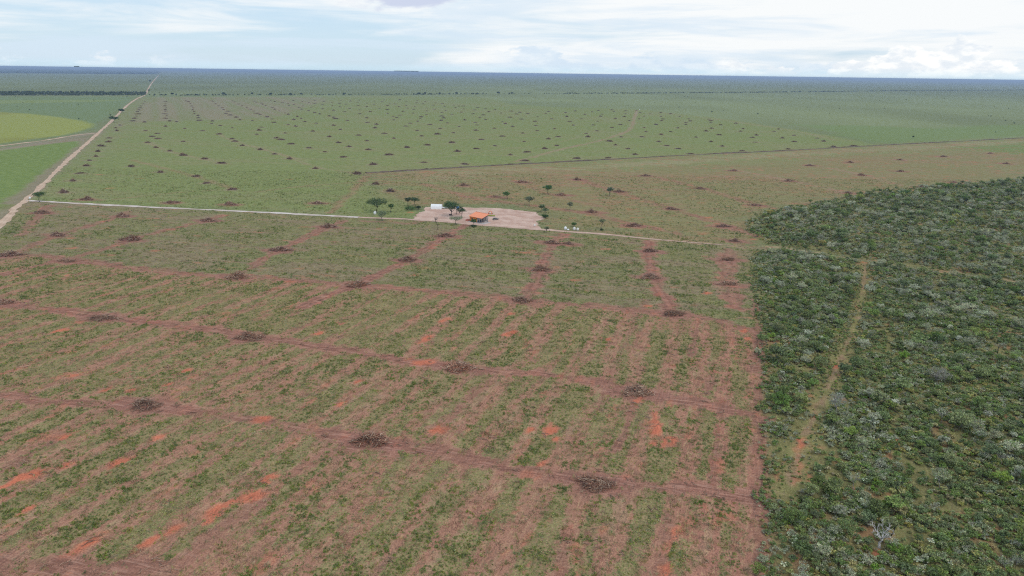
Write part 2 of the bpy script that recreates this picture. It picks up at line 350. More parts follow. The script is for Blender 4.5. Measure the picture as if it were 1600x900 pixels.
# brush piles, read off enlarged crops: (crop x, crop y, zoom, positions)
PC = [(180, 100, 8, [(370,465),(352,495),(320,520),(312,546),(300,570),(280,592),(262,621),(298,621),(265,647),(240,677),(222,708),(370,722),(630,468),(632,495),(622,521),(636,546),(628,570),(628,588),(608,619),(640,620),(645,645),(633,675),(682,709),(768,717),(885,458),(918,467),(938,492),(958,522),(975,545),(968,570),(985,591),(990,618),(1035,640),(1042,670),(1050,702),(1205,457),(1225,468),(1255,492),(1295,520),(1335,545),(1355,566),(1410,587),(1387,616),(1438,635),(1515,662),(1560,695),(1465,457),(1492,470),(1540,497),(1585,518),(1215,710),(1207,740),(1315,765),(1463,793),(60,760),(630,775),(870,802),(1095,830),(1300,872),(380,829),(530,865)]),
      (180, 170, 8, [(5,235),(20,270),(460,343),(530,370),(405,417),(510,480),(850,405),(685,523),(850,577),(1120,622),(1330,675),(1460,373),(1500,402),(1590,455),(200,715),(570,787),(1010,840)]),
      (0, 80, 4, [(714,477),(684,541),(678,565),(633,591),(612,624),(600,655),(560,680),(540,714),(502,761),(455,808),(400,880),(1292,822),(1455,862)]),
      (380, 140, 8, [(140,140),(165,154),(230,165),(243,182),(280,198),(345,135),(397,146),(365,219),(395,242),(455,262),(522,289),(562,306),(678,333),(725,358),(632,371),(770,398),(915,416),(45,221),(90,242),(132,264),(165,293),(210,309),(300,338),(362,364),(113,382),(385,407),(490,160),(560,170),(572,197),(633,184),(627,133),(740,145),(747,200),(700,220),(730,241),(823,157),(818,259),(852,215),(893,284),(955,302),(898,131),(893,168),(1010,142),(990,182),(992,237),(1075,326),(1130,342),(1157,362),(1112,154),(1115,196),(1130,255),(1205,168),(1210,211),(1218,129),(1285,178),(1340,140),(1330,232),(1270,274),(1305,383),(1450,128),(1432,153),(1440,194),(1547,165),(1545,209),(1455,250),(1590,270),(1458,299),(1545,350),(1552,406),(563,432),(658,455),(228,466),(200,505),(170,556),(525,540),(413,602),(478,622),(602,676),(210,747),(390,802),(580,862),(872,516),(825,725),(1022,773),(1078,586),(1130,443),(1215,496),(1192,659),(1325,710),(1250,839),(1448,567),(1550,636),(1562,747)]),
      (580, 140, 8, [(40,139),(163,125),(137,148),(35,179),(235,165),(300,176),(203,195),(102,230),(203,247),(205,294),(347,138),(358,123),(440,148),(437,193),(348,210),(455,228),(398,268),(363,315),(277,331),(320,344),(283,375),(575,136),(563,163),(547,208),(532,242),(527,290),(625,338),(615,361),(580,392),(487,416),(432,453),(675,147),(650,175),(695,226),(695,263),(690,308),(805,163),(775,191),(788,241),(885,283),(880,328),(905,352),(875,382),(955,413),(735,435),(862,483),(890,173),(918,206),(932,259),(1030,189),(1055,223),(1095,203),(1150,202),(1155,238),(1125,278),(1010,304),(1170,377),(1100,458),(1330,219),(1290,251),(1275,299),(1427,236),(1470,274),(1405,314),(1358,345),(1430,371),(1300,406),(1325,438),(1550,248),(1540,480),(1308,505),(1030,537),(575,508),(825,553),(65,431),(48,476),(170,544),(285,606),(630,577),(450,719),(705,689),(1008,660),(1080,769),(1312,735),(1375,621),(1547,698),(220,812)]),
      (780, 140, 8, [(25,289),(152,265),(217,302),(258,281),(357,298),(580,294),(618,270),(830,284),(950,263),(1072,306),(1162,275),(1240,257),(1287,303),(1268,330),(1408,250),(1433,268),(1580,262),(1580,299),(1565,333),(132,342),(280,365),(483,337),(657,362),(845,334),(1030,361),(1453,360),(448,393),(880,393),(1230,391),(40,400),(77,422),(168,457),(458,446),(925,441),(1175,439),(1517,435),(692,487),(475,509),(293,541),(1410,471),(1222,512),(1085,543),(1110,587),(740,586),(617,614),(37,579),(313,646),(722,696),(570,735),(345,777),(140,812),(1525,588),(1375,641),(1453,689),(972,856),(1360,850),(320,886)]),
      (980, 140, 8, [(115,255),(160,284),(285,299),(210,329),(150,363),(420,285),(540,299),(420,331),(447,364),(430,386),(25,386),(655,331),(768,363),(790,389),(735,410),(730,432),(1020,365),(1047,387),(1043,411),(360,433),(1168,438),(1357,417),(213,473),(235,523),(185,587),(425,558),(543,523),(632,475),(1055,480),(985,515),(1150,562),(860,591),(395,648),(495,697),(640,736),(1048,648),(1185,704),(1448,485),(1417,517),(1435,763),(790,797),(95,806),(10,736)]),
      (1140, 160, 8, [(335,406),(285,434),(320,493),(610,330),(557,358),(660,442),(805,408),(810,487),(732,580),(1095,443),(1173,482),(1300,551),(1550,537)]),
      (400, 80, 4, [(372,731),(632,764),(733,707),(1048,693),(1305,704),(750,828),(840,873)])]
# the larger ones: position, size factor, own label
PN = [((580, 690), 1.1, 'large brush pile with orange soil in it, middle of the nearest dirt track'),
      ((228, 634), 1.05, 'wide brush pile at the left end of the nearest dirt track'),
      ((930, 757), 1.08, 'brown brush pile with a long pale branch, nearest to the woodland on the nearest track'),
      ((162, 498), 1.15, 'flat brush pile, leftmost full pile on the second dirt track'),
      ((390, 528), 1.12, 'loose brush pile, second from the left on the second dirt track'),
      ((715, 576), 1.1, 'tangled brush pile just right of the orange soil strip on the second track'),
      ((995, 614), 1.1, 'brown brush pile above bright orange bare soil, right end of the second track'),
      ((8, 473), .9, 'brush pile cut by the left picture edge on the second track'),
      ((105, 408), 1.0, 'dark brush pile where the third track begins at left'),
      ((370, 434), 1.25, 'long low brush pile on the third track, left of centre'),
      ((557, 446), 1.2, 'brush pile with one pale upright branch on the third track'),
      ((815, 470), 1.1, 'thin pale brush pile on the third track at the foot of the straight track'),
      ((1052, 491), 1.05, 'dense dark brush pile near the woodland edge on the third track'),
      ((437, 391), 1.15, 'brush pile on the diagonal track left of the tent, lower of two'),
      ((514, 355), 1.1, 'brush pile on the diagonal track just below the pale road, upper of two'),
      ((696, 369), 1.05, 'brush pile just below the farm buildings on the diagonal track'),
      ((637, 407), 1.1, 'brush pile halfway down the diagonal track from the farm buildings'),
      ((862, 380), .95, 'low brush pile at the top of the straight track below the yard, left of two'),
      ((888, 381), .75, 'low dark brush heap just right of another below the yard'),
      ((846, 422), 1.05, 'brush pile halfway down the straight track below the yard'),
      ((1015, 393), .9, 'small brush pile at the top of the double rutted track'),
      ((1016, 434), 1.1, 'black brush pile with pale branch halfway down the rutted track'),
      ((1138, 406), .85, 'brush pile nearest the woodland corner, upper of two'),
      ((1137, 444), 1.0, 'brush pile by the woodland edge, lower of two'),
      ((205, 375), 1.2, 'flat brush pile left of centre between road corner and third track'),
      ((325, 345), 1.1, 'brush pile below the white road stretch, right of three'),
      ((191, 338), 1.15, 'pale brush pile below the white road stretch, middle of three'),
      ((66, 333), 1.1, 'reddish flat brush pile below the lone tree at the road corner'),
      ((91, 368), 1.05, 'brown brush pile beside orange soil at left'),
      ((16, 399), 1.25, 'wide brush pile at the left picture edge above the third track'),
      ((136, 312), 1.05, 'brush pile just above the white road, leftmost of three'), ((268, 317), 1.0, 'brush pile just above the white road, middle of three'), ((360, 320), 1.0, 'greyish brush pile just above the white road, right of three'),
      ((497, 318), 1.1, 'brush pile above the pale road, left of the big dark tree'),
      ((725, 290), .95, 'red-brown brush pile behind the orange-roofed house'), ((775, 308), .8, 'low brush heap left of a small tree behind the yard'),
      ((877, 305), .85, 'flat brush heap beside the lone green tree behind the yard'), ((967, 300), .95, 'brush pile right of the small tree far behind the yard'),
      ((925, 332), .95, 'brush pile between the yard and the woodland, nearest the yard'), ((990, 353), 1.0, 'brush pile right of the yard near the fading road'),
      ((1049, 327), 1.0, 'brush pile on the red strip midway to the woodland'), ((1130, 354), 1.0, 'brush pile left of the woodland point'), ((1148, 377), .85, 'brush pile by the faint road next to the woodland corner'),
      ((1180, 321), 1.0, 'brush pile above the left tip of the upper woodland'), ((1095, 295), 1.0, 'brush pile on red soil in the right-hand block, fourth row from the bank'),
      ((1009, 275), 1.0, 'red-brown brush pile below the straw strip, centre right'), ((902, 281), .95, 'red-brown brush pile below the straw strip, centre'), ((815, 285), 1.0, 'red-brown brush pile below the straw strip, left'),
      ((1146, 267), 1.0, 'red brush pile right of centre below the straw strip'), ((1265, 259), 1.0, 'long red brush pile below the straw strip'), ((1329, 254), 1.0, 'brush pile below the bank at right, second of three'),
      ((1406, 250), .95, 'brush pile closest below the bank at far right'), ((1474, 245), .9, 'brush pile on red soil, right'), ((1547, 240), .8, 'faint brush pile near the lush strip at right edge'), ((1572, 256), .9, 'rightmost red brush pile'),
      ((1407, 268), .9, 'brush pile above the upper woodland, right of two in line'), ((1346, 274), .95, 'brush pile above the upper woodland, left of two in line'), ((1232, 283), 1.0, 'dark red brush pile midway above the woodland'), ((1326, 302), .9, 'brush heap touching the upper woodland edge'), ((1441, 292), .95, 'brush heap half hidden by the woodland edge shrubs'), ((1490, 285), .7, 'small heap at the far woodland edge')]

piles = []
for ox, oy, z, L in PC:
    for (a, b) in L: piles.append(((ox + a / z, oy + (b + .8 * z) / z), None, None))
# drop readings of one heap taken from two overlapping crops
keep = []
for p in piles:
    if all(abs(p[0][0] - q[0][0]) > 2.5 or abs(p[0][1] - q[0][1]) > 1.3 for q in keep): keep.append(p)
piles = keep
PILE_XY = np.array([gp(*p[0])[:2] for p in piles] + [gp(*p[0])[:2] for p in PN])
PILE_NEAR = np.array([False] * len(piles) + [True] * len(PN))

# ------------------------------------------------------------------ the plain: colour and cover fields
W_LOW, W_UP, W_BANK = P2(WOOD_LOW), P2(WOOD_UP), P2(BANK)
T3 = TR[3][0]
NEARB = np.vstack([T3, P2([(1400, 560), (1400, 1100), (-300, 1100), (-300, 440)])])
MIDB = np.vstack([P2(ROAD_B), P2(TRAIL[1:4]), P2([(1195, 420), (1200, 530)]), T3[::-1], P2([(-80, 450), (-120, 470), (-20, 372), (30, 322)])])
BELT = np.vstack([W_BANK, P2([(1750, 262), (1620, 279)]), P2(WOOD_UP[:10])[::-1], P2([(1180, 372)]), P2([(1160, 385), (1100, 380.5), (1025, 374.5), (930, 365), (860, 360), (843, 346), (855, 333), (800, 322), (720, 318), (650, 322), (600, 300), (576, 275)])])
MAIN = np.vstack([P2(ROAD_A[4:13]), P2([(228, 151.5), (400, 151), (600, 150.5), (760, 152), (800, 163), (880, 168), (990, 170), (1050, 177), (1110, 183), (1180, 193), (1260, 206), (1330, 218), (1375, 227)]), P2(BANK[:8])[::-1], P2([(600, 300), (650, 322), (648, 342), (560, 339), (400, 330), (150, 319), (50, 313)])])
FARL = np.vstack([P2([(150, 213), (192, 171), (219, 152), (400, 151.5), (520, 152), (470, 170), (430, 184), (320, 188), (230, 190), (205, 194), (165, 206), (120, 245), (105, 262), (100, 262)])])
GFIELD = P2([(-160, 262), (-90, 247), (0, 234), (60, 227), (122, 220), (120, 227), (98, 245), (58, 276), (20, 304), (0, 319), (-60, 362), (-160, 430)])
GFIELD2 = P2([(-200, 150.8), (0, 151), (120, 151), (212, 151.5), (196, 162), (178, 177), (165, 186), (150, 192), (148, 200), (100, 212), (0, 224), (-200, 256)])
YFIELD = P2([(-200, 171), (-60, 172.5), (0, 175), (50, 178), (95, 183.5), (130, 189), (146, 194.5), (143, 199), (128, 204), (100, 211), (50, 217.5), (0, 224), (-200, 255)])
STR1 = P2([(-200, 156), (0, 156.6), (160, 155.8), (200, 157), (150, 159), (0, 162), (-200, 164)])
STRAW = P2([(640, 272), (700, 266.5), (800, 262), (900, 260), (1000, 253), (1100, 245), (1180, 241.5), (1300, 235), (1420, 228), (1600, 219), (1600, 224), (1420, 234), (1250, 243), (1150, 250), (1000, 261), (900, 266), (800, 272), (700, 284), (650, 284)])
LUSH = P2([(1490, 229), (1560, 224), (1750, 216), (1750, 238), (1600, 242), (1540, 236)])
LUSH2 = P2([(1250, 195), (1330, 196), (1450, 200), (1580, 196), (1750, 190), (1750, 206), (1600, 213), (1480, 220), (1375, 225), (1320, 213)])

def fields(X, Y):
    n = len(X)
    big = fbm(X / 90, Y / 90, 1); med = fbm(X / 22, Y / 22, 5); fin = fbm(X / 6, Y / 6, 9)
    dist = np.hypot(X, Y)
    far = sst(dist, 2500, 9000)
    col = np.empty((n, 3)); col[:] = C(114, 121, 88)
    v = (fbm(X / 260, Y / 500, 3) - .5) * (1 - far) + (fbm(X / 1800, Y / 3000, 4) - .5) * .8
    col *= (1 + .5 * v)[:, None]
    col = col * (1 - far[:, None] * .08)
    green = np.full(n, .55); fine = np.full(n, .25); row = np.zeros(n); red = np.zeros(n); bare = np.zeros(n)
    def lay(P, c, soft=6.0, amp=6.0, op=1.0, gr=None, fi=None, rw=None, ns=14.0, seed=50):
        lo = P.min(0) - 40; hi = P.max(0) + 40
        k = np.where((X > lo[0]) & (X < hi[0]) & (Y > lo[1]) & (Y < hi[1]))[0]
        if not len(k): return k, None
        d = sdist(X[k], Y[k], P) + (fbm(X[k] / ns, Y[k] / ns, seed) - .5) * 2 * amp
        w = sst(d, -soft / 2, soft / 2) * op
        if c is not None: col[k] = col[k] * (1 - w[:, None]) + np.asarray(c) * w[:, None]
        for a, val in ((green, gr), (fine, fi), (row, rw)):
            if val is not None: a[k] = a[k] * (1 - w) + val * w
        return k, w
    lay(LUSH2, C(110, 126, 80), 60, 40, .8, ns=60)
    lay(MAIN, C(119, 127, 82), 14, 12, 1, .62, .5, 1.0)
    # pale and brown swathes through the main field
    u, vv = rowuv(X, Y, RW2); sw = fbm(u / 9, vv / 90, 31); sw2 = fbm(X / 70, Y / 70, 37)
    k = inside(X, Y, MAIN); f = sst(sw * .6 + sw2 * .5, .52, .72) * k * .45
    col = col * (1 - f[:, None]) + C(136, 126, 98) * f[:, None]
    u, vv = rowuv(X, Y, RWA); sw = fbm(u / 11, vv / 400, 41)
    lay(FARL, C(121, 118, 92), 90, 50, .6, .4)
    kf = inside(X, Y, FARL); f = sst(sw, .45, .6) * kf * .5
    col = col * (1 - f[:, None]) + C(138, 122, 108) * f[:, None]
    lay(BELT, C(125, 118, 84), 70, 26, 1, .45, .6, 1.0)
    lay(np.vstack([W_BANK, P2([(1750, 222), (1600, 231), (1480, 238), (1375, 243), (1200, 253), (1000, 264), (800, 280), (700, 292), (620, 300), (590, 290)])]), C(121, 124, 84), 50, 24, .8, .55)
    lay(LUSH, C(110, 122, 76), 14, 10, .9, .7)
    kS, wS = lay(STRAW, C(142, 132, 102), 12, 22, .6, .4, ns=16)
    lay(GFIELD2, C(108, 122, 88), 20, 10)
    lay(STR1, C(122, 132, 84), 16, 6, .8)
    lay(YFIELD, C(136, 140, 78), 10, 3, 1, .5)
    kY = inside(X, Y, YFIELD); f = sst(fbm(X / 90, Y / 160, 71), .55, .75) * kY * .5; col = col * (1 - f[:, None]) + C(120, 118, 62) * f[:, None]
    lay(P2([(-300, 232), (-90, 246), (0, 233), (150, 212), (175, 195), (150, 208), (110, 250), (62, 300), (33, 322), (0, 358), (-120, 480), (-300, 480)]), C(128, 119, 98), 6, 4, 1, .3, .6)
    lay(GFIELD, C(108, 130, 72), 6, 4, 1, .8, .6)
    lay(MIDB, C(127, 114, 90), 6, 4, 1, .5, .9, 1.0)
    lay(NEARB, C(146, 113, 93), 4, 3, 1, .45, 1.0, 0.0)
    # machine swathes in the two near blocks
    kn = inside(X, Y, NEARB); km = inside(X, Y, MIDB)
    u, vv = rowuv(X, Y, RW1)
    wob = (fbm(u / 25, vv / 90, 85, 2) - .5) * 9 + (fbm(u / 9, vv / 40, 86, 2) - .5) * 5
    band = .5 + .5 * np.sin((u + wob) * 2 * math.pi / 9.5)
    brk_ = sst(fbm(u / 10, vv / 28, 87, 3), .34, .56)
    s1 = .5 + (band - .5) * .62 * (.25 + .75 * brk_) + (fbm(u / 3.2, vv / 45, 81, 3) - .5) * .55; s2 = fbm(u / 1.7, vv / 9, 83, 3)
    edge_ = sst(X / (Y + 1.0), .22, .36); g1 = np.clip(.71 - .15 * edge_ + 1.25 * (s1 - .5) + .9 * (s2 - .5) + .45 * (med - .5) + .25 * (big - .5), 0, 1)
    green = np.where(kn, g1, green)
    nearer = sst(Y, 330, 170)
    green = np.where(kn, green * (1 - .10 * nearer), green)
    f = sst(1 - s1 * .75 - s2 * .1, .44, .62) * (.55 + .45 * sst(fin, .35, .6)) * kn * .8
    col = col * (1 - f[:, None]) + C(151, 109, 92) * f[:, None]
    f = edge_ * kn * .4; col = col * (1 - f[:, None]) + C(152, 104, 90) * f[:, None]
    f = sst(s1, .58, .40) * sst(s2, .5, .66) * kn * .35
    col = col * (1 - f[:, None]) + C(152, 138, 108) * f[:, None]
    u, vv = rowuv(X, Y, RW2)
    s1 = fbm(u / 4.5, vv / 80, 91, 3); s2 = fbm(u / 2.0, vv / 14, 93, 3)
    g2 = np.clip(.58 + 1.2 * (s1 - .5) + .9 * (s2 - .5) + 1.0 * (med - .5), 0, 1)
    green = np.where(km, g2, green)
    f = sst(s1 * .5 + s2 * .3 + fin * .25, .56, .70) * km * .6
    col = col * (1 - f[:, None]) + C(138, 110, 92) * f[:, None]
    kb = inside(X, Y, BELT)
    green = np.where(kb, np.clip(.45 + 1.0 * (s1 - .5) + .8 * (med - .5), 0, 1), green)
    f = sst(s1 * .6 + big * .25 + med * .2, .50, .62) * kb * .65
    col = col * (1 - f[:, None]) + C(146, 110, 92) * f[:, None]
    # woodland floor
    for PW in (W_LOW, W_UP):
        kk, w = lay(PW, C(114, 108, 72), 7, 5, 1, .5, .8, 0)
        if w is not None and len(kk):
            f = w * sst(fbm(X[kk] / 7, Y[kk] / 7, 101), .60, .74) * .7
            col[kk] = col[kk] * (1 - f[:, None]) + C(150, 112, 84) * f[:, None]; green[kk] *= 1 - f * .8
    # tracks
    def strip(P, w, s, c, redm=0.0, nedge=1.6, ruts=True, patchy=0.0):
        m = w * 2 + 8
        lo = P.min(0) - m; hi = P.max(0) + m
        k = np.where((X > lo[0]) & (X < hi[0]) & (Y > lo[1]) & (Y < hi[1]))[0]
        if not len(k): return
        d = dseg(X[k], Y[k], P)
        kk = d < m; k = k[kk]; d = d[kk]
        if not len(k): return
        wob = (fbm(X[k] / 4.5, Y[k] / 4.5, 111) - .5) * w * .9 * nedge
        f = sst(d + wob, w * .72, w * .28) * s
        brk = .62 + .38 * sst(fbm(X[k] / 9, Y[k] / 9, 117), .32, .52)
        f = f * brk
        if patchy: f = f * (1 - patchy * sst(fbm(X[k] / 6, Y[k] / 6, 123, 3), .56, .44))
        cc = np.asarray(c) * (1 + .35 * (fbm(X[k] / 2.2, Y[k] / 2.2, 119) - .5))[:, None]
        if redm:
            r = sst(fbm(X[k] / 7, Y[k] / 7, 121), .62, .74) * redm * 3
            r = np.clip(r, 0, .8)[:, None]; cc = cc * (1 - r) + C(168, 104, 86) * r
        col[k] = col[k] * (1 - f[:, None]) + cc * f[:, None]
        green[k] *= 1 - .92 * f; bare[k] = np.maximum(bare[k], f)
        if ruts:
            rt = np.exp(-((np.abs(d + wob * .2) - w * .24) / .55) ** 2) * f * .35 * (Y[k] < 520)
            col[k] *= (1 - rt)[:, None]
    for P, w, s, rd in TR: strip(P, w, s, C(146, 105, 90) if P[:, 1].mean() < 620 else C(144, 122, 102), rd)
    strip(P2(TRAIL), 6, .75, C(160, 140, 108), .1, patchy=.65); strip(P2(WPATH), 5, .55, C(120, 120, 74), ruts=False); strip(P2(WPATH), 1.9, .6, C(160, 126, 106), .05, patchy=1.0)
    
    strip(P2([(150, 207), (120, 214), (60, 224), (0, 234), (-90, 248)]), 22, .6, C(140, 126, 112), ruts=False)
    # scuffed ground round each heap
    for (px, py), nr in zip(PILE_XY, PILE_NEAR):
        k = np.where((np.abs(X - px) < 30) & (np.abs(Y - py) < 30))[0]
        if not len(k): continue
        a = RW1 + 1.45 if py < 300 else RW2
        uu = (X[k] - px); ww = (Y[k] - py)
        q = np.hypot((uu * math.sin(a) + ww * math.cos(a)) / (11 if nr else 9), (uu * math.cos(a) - ww * math.sin(a)) / (6 if nr else 6))
        f = sst(q + (fbm(X[k] / 5, Y[k] / 5, 131) - .5) * 1.1, 1.15, .5) * (.85 if nr else .5)
        cc = C(138, 98, 86) if nr else C(140, 122, 104)
        col[k] = col[k] * (1 - f[:, None]) + cc * f[:, None]; green[k] *= 1 - .85 * f; bare[k] = np.maximum(bare[k], f)
    # raw orange subsoil
    for (px, py, w, h) in REDS:
        if w == 0: continue
        c = gp(px, py); s = mpp(px, py); rx = max(w * s * .5, 1.2); ry = max(h * s * .5 * 2.2, 1.2)
        k = np.where((np.abs(X - c.x) < 4 * (rx + ry)) & (np.abs(Y - c.y) < 4 * (rx + ry)))[0]
        if not len(k): continue
        a = RW1 if py > 440 else RW2
        uu = X[k] - c.x; ww = Y[k] - c.y
        sk = math.tan(RW1) if py > 440 else 0.0
        q = np.hypot((uu - ww * sk) / (rx * .9), ww / (ry * 1.3))
        f = sst(q + (fbm(X[k] / (rx * .8), Y[k] / (rx * .8), 141) - .5) * 1.5 + (fbm((X[k] - Y[k] * sk) / 1.1, Y[k] / 5, 143) - .5) * 1.1, 1.35, .45) * (.92 if py > 440 else .55)
        tone = C(176, 102, 78) * (1 + .5 * (fbm(X[k] / 1.6, Y[k] / 4, 145) - .5))[:, None]
        col[k] = col[k] * (1 - f[:, None]) + tone * f[:, None]; green[k] *= 1 - .97 * f; red[k] = np.maximum(red[k], f)
    # scattered weaker orange patches
    u, vv = rowuv(X, Y, RW1); u2, v2 = rowuv(X, Y, RW2)
    f = np.where(kn, sst(fbm(u / 2.4, vv / 7, 151, 3), .70, .79), np.where(km | kb, sst(fbm(u2 / 2.6, v2 / 9, 153, 3), .71, .80), 0)) * .55
    col = col * (1 - f[:, None]) + C(166, 104, 82) * f[:, None]; green *= 1 - .6 * f
    return col, green, fine, row, red, bare

def grid_block(xs, ys):
    Xg, Yg = np.meshgrid(xs, ys); nx, ny = len(xs), len(ys)
    i = np.arange((ny - 1) * (nx - 1)); r = i // (nx - 1); c = i % (nx - 1); a = r * nx + c
    return Xg.ravel(), Yg.ravel(), np.stack([a, a + 1, a + nx + 1, a + nx], 1)
def geo(a, b, k, s0):
    o = [a]
    while o[-1] < b: o.append(o[-1] + max(s0, o[-1] * k))
    o[-1] = b; return np.array(o)
xs0 = np.arange(-330, 331, 1.0); ys0 = np.arange(90, 461, 1.0)
ysm = geo(460, 4200, .0062, 3.0)
xr = geo(330, 3600, .008, 3.0); xm = np.concatenate([-xr[::-1], np.arange(-327, 330, 3.0), xr])
far_r = geo(4200, 70000, .04, 60); xfar = np.concatenate([-geo(30, 70000, .05, 60)[::-1], geo(30, 70000, .05, 60)])
blocks = [(xs0, ys0), (xm, ysm), (xfar, far_r),
          (np.concatenate([-geo(330, 70000, .08, 10)[::-1]]), np.linspace(90, 460, 60)), (geo(330, 70000, .08, 6), np.linspace(90, 460, 80)),
          (-geo(3600, 70000, .08, 60)[::-1], ysm[::6].tolist() + [4200.0]), (geo(3600, 70000, .08, 60), ysm[::6].tolist() + [4200.0]),
          (np.concatenate([-geo(20, 70000, .12, 30)[::-1], geo(20, 70000, .12, 30)]), np.concatenate([-geo(20, 70000, .15, 30)[::-1], [40, 90.0]]))]
VX, VY, FF = [], [], []; base_i = 0
for bx_, by_ in blocks:
    a, b, f = grid_block(np.unique(np.asarray(bx_)), np.unique(np.asarray(by_))); VX.append(a); VY.append(b); FF.append(f + base_i); base_i += len(a)
VX = np.concatenate(VX); VY = np.concatenate(VY); FF = np.concatenate(FF)
col, green, fine, row, red, bare = fields(VX, VY)
# low relief: ruffled soil close by, sunk wheel tracks
VZ = np.where((VY < 460) & (VY > 100) & (np.abs(VX) < 326), (fbm(VX / 3.0, VY / 3.0, 201, 3) - .5) * .16 * sst(VY, 440, 400) - bare * .05 * sst(VY, 440, 400), 0.0)

mg, n = material('ground_cover')
a = n.new('ShaderNodeAttribute', attribute_name='Col'); ag = n.new('ShaderNodeAttribute', attribute_name='green'); af = n.new('ShaderNodeAttribute', attribute_name='fine'); ar = n.new('ShaderNodeAttribute', attribute_name='row'); ab = n.new('ShaderNodeAttribute', attribute_name='bare'); ard = n.new('ShaderNodeAttribute', attribute_name='red')
geo_n = n.new('ShaderNodeNewGeometry'); pos = geo_n.outputs['Position']
m1 = n.mapping(pos, (0, 0, RW1)); m2 = n.mapping(pos, (0, 0, RW2))
mr = n.new('ShaderNodeMix', data_type='VECTOR'); n.put(mr.inputs[0], ar.outputs['Fac']); n.put(mr.inputs[4], m1); n.put(mr.inputs[5], m2)
rowv = mr.outputs[1]
st1 = n.noise(n.mapping(rowv, scale=(1.6, .22, 1)), 1.0, 4, .6)       # fine streaks along the rows
st2 = n.noise(n.mapping(rowv, scale=(.55, .06, 1)), 1.0, 3, .55)
clump = n.noise(pos, .85, 5, .62); speck = n.noise(pos, 2.6, 4, .65); shrub = n.noise(pos, .16, 4, .68)
bareg = n.math('MAXIMUM', ab.outputs['Fac'], ard.outputs['Fac'])
nob = n.math('SUBTRACT', 1.0, bareg, clamp=True)
# value break-up
v = n.math('MULTIPLY', n.ramp(speck, .28, .72, .58, 1.38, False), n.ramp(st1, .25, .75, .82, 1.18, False))
v = n.math('MULTIPLY', v, n.ramp(shrub, .3, .7, .86, 1.14, False))
c = n.mix(1.0, a.outputs['Color'], n.vec(v, v, v), 'MULTIPLY')
# dry straw
straw = n.math('MULTIPLY', n.ramp(n.math('ADD', n.math('MULTIPLY', st1, .55), n.math('MULTIPLY', speck, .5)), .55, .66), n.math('MULTIPLY', n.math('MULTIPLY', af.outputs['Fac'], nob), .5))
c = n.mix(straw, c, tuple(C(162, 148, 106)))
# dark dead litter
lit = n.math('MULTIPLY', n.ramp(n.math('ADD', n.math('MULTIPLY', st2, .5), n.math('MULTIPLY', speck, .5)), .46, .36), n.math('MULTIPLY', af.outputs['Fac'], .5))
c = n.mix(lit, c, tuple(C(92, 78, 68)))
scr = n.noise(n.mapping(n.mapping(pos, (0, 0, R(-76))), scale=(1.5, .13, 1)), 1.0, 4, .6)
c = n.mix(n.math('MULTIPLY', n.ramp(scr, .50, .36), n.math('MULTIPLY', ab.outputs['Fac'], .55)), c, tuple(C(104, 72, 64)))
c = n.mix(n.math('MULTIPLY', n.ramp(scr, .52, .66), n.math('MULTIPLY', ab.outputs['Fac'], .5)), c, tuple(C(172, 136, 120)))
# green regrowth
gm = n.math('ADD', n.math('ADD', n.math('MULTIPLY', clump, .9), n.math('MULTIPLY', speck, .45)), n.math('MULTIPLY', ag.outputs['Fac'], .62))
gm = n.math('MULTIPLY', n.ramp(gm, .97, 1.15), n.math('MULTIPLY', nob, n.ramp(af.outputs['Fac'], .2, .9, .55, .72, False)))
gcol = n.mix(n.ramp(shrub, .35, .65), tuple(C(98, 108, 64)), tuple(C(122, 126, 80)))
gv_ = n.ramp(speck, .28, .72, .62, 1.36, False); gcol = n.mix(1.0, gcol, n.vec(gv_, gv_, gv_), 'MULTIPLY')
gm = n.math('MULTIPLY', gm, n.ramp(n.noise(pos, 1.7, 2, .6), .38, .56, .35, 1.0, False))
c = n.mix(gm, c, gcol)
# darker shrubs dotted over the far savanna
dk = n.math('MULTIPLY', n.ramp(n.noise(pos, .30, 3, .7), .60, .72), n.math('MULTIPLY', nob, n.ramp(af.outputs['Fac'], .2, .9, .65, .15, False)))
c = n.mix(dk, c, tuple(C(66, 84, 52)))
# furrows
wv = n.new('ShaderNodeTexWave', wave_type='BANDS', bands_direction='X', wave_profile='SIN'); n.put(wv.inputs['Vector'], m1)
wv.inputs['Scale'].default_value = .33; wv.inputs['Distortion'].default_value = 1.2; wv.inputs['Detail'].default_value = 2; wv.inputs['Detail Scale'].default_value = .6
fmask = n.math('MULTIPLY', n.math('MULTIPLY', n.ramp(n.noise(pos, .07, 2, .5), .45, .6), n.ramp(clump, .35, .6)), n.math('MULTIPLY', n.math('SUBTRACT', 1.0, ar.outputs['Fac'], clamp=True), n.ramp(af.outputs['Fac'], .92, 1.0)))
fw = n.math('MULTIPLY', wv.outputs['Fac'], fmask)
c = n.mix(n.math('MULTIPLY', fw, .13), c, tuple(C(172, 140, 118)))
n.put(n.bs.inputs['Base Color'], c); n.bs.inputs['Roughness'].default_value = 1.0; n.bs.inputs['Specular IOR Level'].default_value = 0.0
bp = n.new('ShaderNodeBump'); bp.inputs['Strength'].default_value = .5; bp.inputs['Distance'].default_value = .35
hgt = n.math('ADD', n.math('ADD', n.math('MULTIPLY', clump, .5), n.math('MULTIPLY', speck, .5)), n.math('ADD', n.math('MULTIPLY', gm, .5), n.math('MULTIPLY', fw, -.5)))
n.put(bp.inputs['Height'], n.math('MULTIPLY', hgt, af.outputs['Fac'])); n.l.new(bp.outputs[0], n.bs.inputs['Normal'])

gme = mesh_np('ground', np.stack([VX, VY, VZ], 1), FF, mg, col)
for nm, arr in (('green', green), ('fine', fine), ('row', row), ('red', red), ('bare', bare)): attr(gme, nm, arr)
add('ground', gme, kind='structure')

